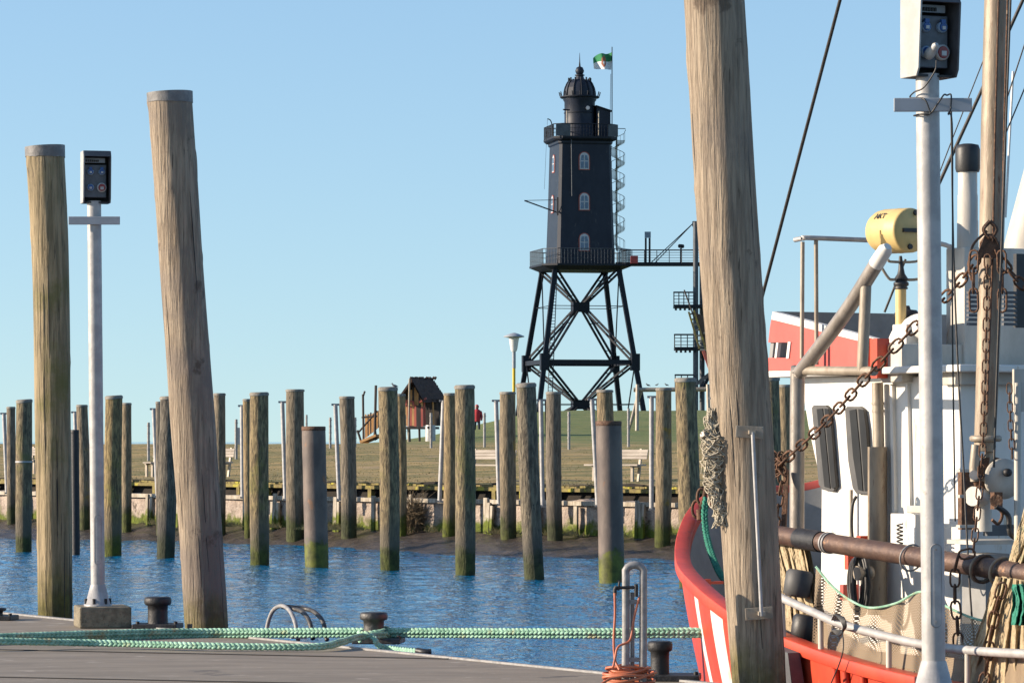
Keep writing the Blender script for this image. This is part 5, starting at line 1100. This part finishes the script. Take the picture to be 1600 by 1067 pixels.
# outrigger and winch gear
ug = 5.9; s = 25.5 / F
og = MB(); og.tube([bu(1538, 705, ug), bu(1541, 640, ug), bu(1549, 400, ug), bu(1553, 200, ug), bu(1560, -60, ug)], [16.5 * s, 17.5 * s, 19.5 * s, 20.5 * s, 20.5 * s], 24); OG = og.build('outrigger', M['mast'], boat)
for dx in (2, 16):
    m = MB(); m.tube([bu(1540 + dx, 640, ug + .12), bu(1549 + dx, 400, ug + .12), bu(1553 + dx, 200, ug + .12), bu(1560 + dx, -60, ug + .12)], .008, 6); m.build('track', M['rust'], OG)
m = MB(); m.lathe(bu(1540, 690, ug), [(.1, 0), (.115, .01), (.115, .035), (.1, .045)], 24); m.build('flange', M['cream'], OG)
for dx in (-11, 13):
    m = MB(); m.tube([bu(1536 + dx, 695, ug), bu(1532 + dx * .9, 730, ug), bu(1527 + dx * .4, 752, ug)], [.034, .036, .03], 12); m.build('fork_arm', M['cream'], OG)
m = MB(); m.cyl(bu(1522, 742, ug + .15), bu(1522, 742, ug - .1), .035, n=14); m.build('hinge_pin', M['galvd'], OG)
wn_ = MB(); wn_.cyl(bu(1520, 775, ug + .05), bu(1552, 780, ug - .05), .07, n=18); wn_.cyl(bu(1537, 775, ug), bu(1537, 830, ug), .06, n=16); WN = wn_.build('winch_barrel', M['hwhite2'], boat)
for q_, mt_ in ((bu(1549, 745, ug + .02), M['rust']), (bu(1567, 748, ug + .1), M['hwhite2'])):
    m = MB(); m.lathe(q_, [(.06, -.015), (.145, -.012), (.145, .012), (.06, .015)], 30, M=Vector((.35, -.93, .0)).to_track_quat('Z', 'Y').to_matrix()); m.build('winch_disc', mt_, boat)
m = MB(); m.lathe(bu(1573, 738, ug + .14), [(.03, 0), (.028, .03), (.015, .035)], 12, M=Vector((.35, -.93, .0)).to_track_quat('Z', 'Y').to_matrix()); m.build('axle_nut', M['iron'], boat)
m = MB(); m.box(bu(1545, 846, ug), (.48, .35, .03), .46); m.build('winch_shelf', M['hwhite2'], boat)
m = MB(); m.box(bu(1540, 875, ug + .05) + Vector((0, 0, -.2)), (.2, .3, .5), .46); m.build('winch_plinth', M['hgrey'], boat)
m = MB(); m.cyl(bu(1590, 1040, ug + .3), bu(1590, 598, ug + .3), 5.5 * s, n=12); m.box(bu(1600, 610, ug + .3), (.16, .04, .3), .2); m.build('gallows_post', M['hwhite2'], boat)
m = MB(); m.box(bu(1557, 782, ug + .2), (.07, .05, .12), .46); m.tube(smooth([bu(1558, 790, ug + .22), bu(1566, 803, ug + .22), bu(1560, 818, ug + .22), bu(1550, 812, ug + .22)], 5), .012, 8); m.cyl(bu(1557, 782, ug + .26), bu(1557, 782, ug + .14), .045, n=16)
m.build('tackle_block', M['rust'], boat)
m = MB(); m.box(bu(1512, 782, 5.2), (.14, .05, .42), .46); m.build('rusty_panel', M['rust'], boat)
for y in (735, 775, 822): m = MB(); m.box(bu(1513, y, 5.28), (.18, .05, .022), .46); m.build('panel_rail', M['hwhite2'], boat)
m = MB(); m.box(bu(1570, 828, 5.3), (.34, .06, .08), .46); m.build('dark_channel', M['hdark'], boat)
m = MB(); m.tube(smooth([bu(1556, 790, 6.15), bu(1575, 805, 6.15), bu(1578, 832, 6.15), bu(1590, 842, 6.15)], 5), .02, 8); m.build('hydraulic_hose', M['black'], boat)
# stowed beam along the port rail
v = 2.2; bmq = MB(); bmq.cyl(bv(1205, 834, v), bv(1700, 911, v), 15 / F * 26.5, n=24); BM = bmq.build('stowed_beam', M['rustpipe'], boat)
m = MB(); m.cyl(bv(1249, 840.8, v), bv(1283, 846.2, v), 16.5 / F * 26.6, n=24); m.build('sleeve', M['iron'], BM)
for x in (1292, 1296): m = MB(); y = 834 + (x - 1205) * .1555; m.cyl(bv(x, y, v), bv(x + 2, y + .3, v), 16.6 / F * 26.6, n=24); m.build('band', M['galvd'], BM)
m = MB(); m.beam(bv(1229, 735, 2.0), bv(1224, 836, 2.1), .035, .05); m.build('rusty_strut', M['rust'], boat)
def ring(px, v, mt, r=.09, t=.008, tilt=.2):
    y = 834 + (px - 1205) * .1555; c = bv(px, y + 3, v); ax_ = (bv(1700, 911, v) - bv(1205, 834, v)).normalized(); e1_ = Vector((0, 0, 1)); e1_ = (e1_ + ax_ * tilt).normalized(); e2_ = ax_.cross(e1_).normalized()
    return [c + e1_ * r * math.cos(a) + e2_ * r * math.sin(a) for a in [2 * math.pi * k / 20 for k in range(20)]]
for px, mt, rr_, t_ in ((1424, M['galvd'], .095, .007), (1534, M['mast'], .092, .012), (1538, M['rust'], .095, .01), (1566, M['mast'], .1, .012)):
    m = MB(); m.tube(ring(px, v, mt, rr_, t_), t_, 8, closed=True); m.build('ring', mt, BM)
# hand rail over the bulwark
hr = MB(); hv = 2.46; hr.tube(smooth([bv(1205, 925, hv), bv(1218, 932, hv), bv(1262, 952, hv), bv(1310, 973, hv), bv(1370, 990, hv), bv(1445, 1007, hv), bv(1520, 1016, hv), bv(1600, 1021, hv), bv(1700, 1025, hv)], 5), .031, 14); HR = hr.build('hand_rail', M['galv'], boat)
for (x0, y0, x1, y1) in ((1389, 995, 1389, 1057), (1512, 1016, 1512, 1085), (1282, 962, 1283, 1025), (1222, 936, 1224, 1000)):
    m = MB(); m.cyl(bv(x0, y0, hv), bv(x1, y1, hv), .021, n=12); m.build('stanchion', M['hwhite2'], HR)
m = MB(); m.cyl(bv(1389, 1048, hv), bv(1389, 1060, hv), .03, n=12); m.build('stanchion_foot', M['hred'], HR)
# chains
def chain(mb, pts, link=.11, w=.032, r=.009):
    sp = smooth(pts, 14); L = [0]
    for i in range(1, len(sp)): L.append(L[-1] + (sp[i] - sp[i - 1]).length)
    n = int(L[-1] / (link * .74)); 
    for k in range(n):
        s_ = (k + .5) * L[-1] / n; j = max(i for i in range(len(L) - 1) if L[i] <= s_); t = (s_ - L[j]) / max(1e-6, L[j + 1] - L[j]); c = sp[j].lerp(sp[j + 1], t); d = (sp[j + 1] - sp[j]).normalized()
        sd = d.cross(Vector((.3, 1, .2))).normalized(); 
        if k % 2: sd = d.cross(sd).normalized()
        hl = link / 2 - w; q = []
        for a in range(5): th = -math.pi / 2 + math.pi * a / 4; q.append(c + d * (hl + w * math.cos(th)) + sd * w * math.sin(th))
        for a in range(5): th = math.pi / 2 + math.pi * a / 4; q.append(c + d * (-hl + w * math.cos(th)) + sd * w * math.sin(th))
        mb.tube(q, r, 6, closed=True)
GC = 'rusty chains of the fishing gear'
def mkchain(label, pts, **k): m = MB(); chain(m, pts, **k); top(m, 'chain', M['rust'], pts[0], label, 'chain', GC)
hd = bu(1547, 372, 6.1)
mkchain('long rusty chain sloping from the outrigger down past the raked windows', [hd, bv(1500, 440, 1.75), bv(1440, 500, 1.85), bv(1362, 580, 2.1), bv(1290, 660, 2.15), bv(1218, 726, 2.2)], link=.12, w=.033, r=.010)
mkchain('rusty chain sloping right from the outrigger out of the photo', [hd, bu(1568, 412, 6.1), bu(1600, 448, 6.1), bu(1640, 490, 6.1)], link=.12, w=.033, r=.010)
mkchain('rusty chain hanging straight down the front of the outrigger', [bu(1543, 400, 6.2), bu(1541, 520, 6.2), bu(1538, 640, 6.25), bu(1533, 740, 6.25), bu(1527, 800, 6.25), bu(1521, 860, 6.25)], link=.10, w=.022, r=.006)
mkchain('rusty chain hanging below the stowed beam, left of two', [bv(1521, 862, 2.3), bv(1496, 875, 2.35), bv(1492, 930, 2.35), bv(1496, 975, 2.35), bv(1497, 1015, 2.35)], link=.13, w=.032, r=.008)
mkchain('rusty chain hanging below the stowed beam over the tan net bundle', [bv(1567, 912, 2.4), bv(1556, 950, 2.4), bv(1548, 990, 2.4), bv(1543, 1035, 2.4), bv(1535, 1075, 2.4)], link=.13, w=.032, r=.008)
mkchain('short loop of rusty chain hanging left of the outrigger head', [bu(1522, 395, 6.2), bu(1521, 440, 6.2), bu(1522, 484, 6.2)], link=.17, w=.03, r=.008)
mkchain('short loop of rusty chain hanging right of the outrigger head', [bu(1565, 395, 6.2), bu(1566, 440, 6.2), bu(1566, 484, 6.2)], link=.17, w=.03, r=.008)
mkchain('pale thin chain hanging above the winch', [bu(1577, 600, 6.2), bu(1579, 660, 6.2), bu(1582, 715, 6.2)], link=.08, w=.018, r=.005)
mkchain('rusty chain hanging beside the thick pile above the bow', [bv(1224, 735, 2.15), bv(1217, 780, 2.15), bv(1211, 826, 2.15)], link=.11, w=.03, r=.009)
m = MB(); m.prism([hd + Vector((-.03, 0, .03)), hd + Vector((.03, 0, .03)), hd + Vector((.10, .0, -.14)), hd + Vector((-.10, 0, -.14))], (0, .03, 0)); m.tube(smooth([hd + Vector((0, 0, .12)), hd + Vector((.045, 0, .06)), hd + Vector((0, 0, .0)), hd + Vector((-.045, 0, .06)), hd + Vector((0, 0, .12))], 5), .014, 8); m.tube(smooth([hd + Vector((-.02, 0, .05)), hd + Vector((-.12, 0, -.05)), hd + Vector((-.15, 0, -.2)), hd + Vector((-.13, 0, -.3))], 5), .01, 6); m.build('head_shackle', M['rust'], OG)
m = MB(); random.seed(3)
for k in range(40):
    a = random.uniform(0, 6.28); c = bv(1214 + random.uniform(-8, 10), 722 + random.uniform(-10, 18), 2.2); r = random.uniform(.02, .035); ax_ = Vector((random.uniform(-1, 1), random.uniform(-1, 1), random.uniform(-1, 1))).normalized(); o_ = ax_.orthogonal().normalized(); o2_ = ax_.cross(o_)
    m.tube([c + o_ * r * math.cos(t) + o2_ * r * 1.5 * math.sin(t) for t in [2 * math.pi * i / 8 for i in range(8)]], .007, 5, closed=True)
top(m, 'chain_tangle', M['rust'], bv(1214, 722, 2.2), 'tangle of rusty chain links where the long chain meets the thick pile', 'chain')
m = MB(); 
for pts, r in (([bv(1104, 760, 1.0), bv(1100, 778, 1.0), bv(1096, 790, 1.0)], .02),): m.tube(pts, r, 8)
for cx_, cy_ in ((1096, 776), (1088, 795)): 
    c = bv(cx_, cy_, 1.0); m.tube([c + Vector((.035 * math.cos(a), 0, .07 * math.sin(a))) for a in [2 * math.pi * i / 14 for i in range(14)]], .013, 8, closed=True)
m.cyl(bv(1094, 812, 1.0), bv(1093, 796, 1.0), .03, n=10); m.build('bow_shackle', M['rust'], boat)
m = MB(); braid(m, [bv(1104, 778, 1.0), bv(1101, 800, 1.05), bv(1103, 830, 1.1), bv(1110, 860, 1.2), bv(1122, 890, 1.3), bv(1135, 910, 1.4)], .028); top(m, 'bow_rope', M['rope2'], bv(1104, 778, 1.0), 'sea green braided rope hanging inside the red bow beside the thick pile', 'rope')
# rigging wires
def wire(label, pts, r, mt='wire', cat='wire'): m = MB(); m.tube(pts, r, 6); top(m, 'rigging_wire', M[mt], pts[0], label, cat, 'rigging wires of the fishing boat')
wire('thick dark stay running from the top edge down behind the thick pile to the bow', [bv(1105, 792, 1.0), bv(1193, 456, 1.2), bv(1318, -20, 1.5)], .015)
wire('thick dark stay crossing behind the outrigger near the near power post', [bu(1466, 290, 3.4), bu(1604, -12, 4.0)], .014)
wire('thinner stay left of the thick stay near the crossbar', [bu(1466, 275, 3.4), bu(1489, 215, 3.5), bu(1558, 40, 3.8)], .005)
wire('thin dark cable hanging beside the near power post down to the rail', smooth([bu(1486, 165, 6.0), bu(1487, 220, 6.0), bu(1490, 400, 6.0), bu(1498, 600, 6.1), bu(1505, 720, 6.2), bu(1512, 860, 6.4), bu(1520, 980, 6.5), bu(1534, 1090, 6.6)], 4), .0075)
wire('upper thin stay right of the outrigger', [bu(1560, 195, 4.5), bu(1610, 42, 4.6)], .006)
wire('lower thin stay right of the outrigger', [bu(1560, 236, 4.5), bu(1615, 105, 4.6)], .006)
wire('brown wire running down along the outrigger', [bu(1579, 0, 6.3), bu(1557, 600, 6.3), bu(1553, 730, 6.3)], .0085)
wire('slim white whip aerial right of the outrigger', [bu(1571, 340, 4.4), bu(1583, 112, 4.4)], .010, 'hwhite', 'aerial')
wire('slanting thin brace under the yellow canister', [bu(1415, 405, 3.7), bu(1382, 488, 3.6)], .010)
# nets
def sheet(name, label, topc, botc, v0, v1, mt, sag=.03, nu=90, nv=26):
    tp_, bt_ = smooth([Vector((x, y, 0)) for x, y in topc], 12), smooth([Vector((x, y, 0)) for x, y in botc], 12)
    def at(l, a): k = a * (len(l) - 1); i = min(int(k), len(l) - 2); return l[i].lerp(l[i + 1], k - i)
    def f(a, b):
        p, q = at(tp_, a), at(bt_, a); x = p.x + (q.x - p.x) * b; y = p.y + (q.y - p.y) * b; return bv(x, y, v0 + (v1 - v0) * b + .05 * noise.noise((a * 14, b * 2.0, 1)) * (.3 + b) + .02 * math.sin(a * 60 + b * 3))
    m = MB(); m.grid(f, nu, nv); o = m.build(name, mt, org=bv(topc[0][0], topc[0][1], v0), recalc=False); tag(o, label, 'net')
    uv = o.data.uv_layers.new(name='UVMap'); org_ = o.location
    for lp in o.data.loops: co = o.data.vertices[lp.vertex_index].co; uv.data[lp.index].uv = (co.dot(UA), co.z)
    return o
sheet('net_screen', 'fine brown netting draped along the boat rail below the stowed beam', [(1275, 885), (1300, 915), (1330, 938), (1360, 949), (1400, 942), (1440, 924), (1475, 945), (1520, 965), (1560, 971), (1640, 973)], [(1268, 1020), (1300, 1032), (1330, 1040), (1360, 1050), (1400, 1060), (1440, 1070), (1475, 1085), (1520, 1090), (1560, 1095), (1640, 1100)], 2.28, 2.38, M['netsheet'])
m = MB(); braid(m, [bv(x, y, 2.3) for x, y in ((1275, 885), (1300, 915), (1330, 938), (1360, 949), (1400, 942), (1440, 924), (1475, 945), (1520, 965), (1560, 971), (1640, 973))], .009, .06, 4); top(m, 'net_head_rope', M['rope'], bv(1355, 949, 2.3), 'pale rope along the top edge of the brown netting', 'rope')
def folds(name, label, topc, botc, v0, nf, amp, mt, seed, thick=.05):
    tp_, bt_ = smooth([Vector((x, y, 0)) for x, y in topc], 8), smooth([Vector((x, y, 0)) for x, y in botc], 8)
    def at(l, a): k = a * (len(l) - 1); i = min(int(k), len(l) - 2); return l[i].lerp(l[i + 1], k - i)
    def f(a, b):
        p, q = at(tp_, a), at(bt_, a); x = p.x + (q.x - p.x) * b; y = p.y + (q.y - p.y) * b; ph = a * nf * 6.28 + 2.5 * noise.noise((a * 3, b * 1.2, seed))
        w_ = amp * (.6 + .6 * b) * (abs(math.sin(ph)) * 1.3 - .5 + .35 * math.sin(ph * 2.7 + 1)); return bv(x + 2.5 * noise.noise((a * 9, b * 5, seed)), y, v0 + w_ + .005 * noise.noise((a * 60, b * 50, seed)) + .007 * noise.noise((a * 30, b * 8, seed)))
    m = MB(); m.grid(f, 150, 90); m.grid(lambda a, b: f(a, b) - VA * thick, 20, 10); top(m, name, mt, bv(topc[0][0], topc[0][1], v0), label, 'net', recalc=False)
folds('net_bundle', 'tan folded net hanging from the beam end beside the thick pile', [(1205, 846), (1255, 852)], [(1228, 985), (1290, 1010)], 2.15, 2.2, .02, M['nettan'], 1)
folds('net_bundle', 'tan net bundle hanging in long folds at the right edge', [(1556, 900), (1612, 910)], [(1490, 1100), (1625, 1100)], 2.33, 3.2, .026, M['nettan'], 2)
folds('net_bundle', 'green tinged net rising at the right edge above the beam', [(1606, 775), (1660, 790)], [(1568, 898), (1620, 905)], 2.2, 2, .02, M['nettan'], 5)
folds('net_bundle', 'dark green net hanging at the far right edge below the beam', [(1582, 912), (1640, 916)], [(1580, 976), (1640, 978)], 2.42, 3, .05, M['rope2'], 6)
# rubber rollers
for (x, y, r, h, lb) in ((1244, 932, .10, .20, 'upper worn rubber roller hanging by the thick pile'), (1254, 1000, .095, .19, 'lower worn rubber roller hanging just above the red bulwark'), (1222, 916, .09, .2, 'rubber roller half hidden by the thick pile')):
    c = bv(x, y, 2.25 if x > 1230 else 2.0); m = MB(); m.lathe(c, [(r * .8, 0), (r, .02), (r * 1.03, h * .5), (r, h - .02), (r * .8, h)], 22, M=Matrix.Rotation(.15, 3, 'Y')); ro = top(m, 'rubber_roller', M['black'] if r != .10 else M['gasket'], c, lb, 'roller', 'rubber net rollers hanging at the rail')
m = MB()
for k in range(5): m.tube(smooth([bv(1300 + k * 3, 968, 2.5), bv(1306 + k * 3, 960 + k, 2.56), bv(1318 + k, 978, 2.56), bv(1312 + k, 992 - k * 2, 2.5), bv(1300 + k * 2, 984, 2.5)], 5), .007, 6)
m.tube(smooth([bv(1316, 985, 2.55), bv(1318, 1010, 2.6), bv(1312, 1035, 2.6), bv(1298, 1068, 2.6)], 5), .005, 5); top(m, 'lashing', M['black'], bv(1310, 975, 2.5), 'black cord lashing knotted on the hand rail', 'cord')
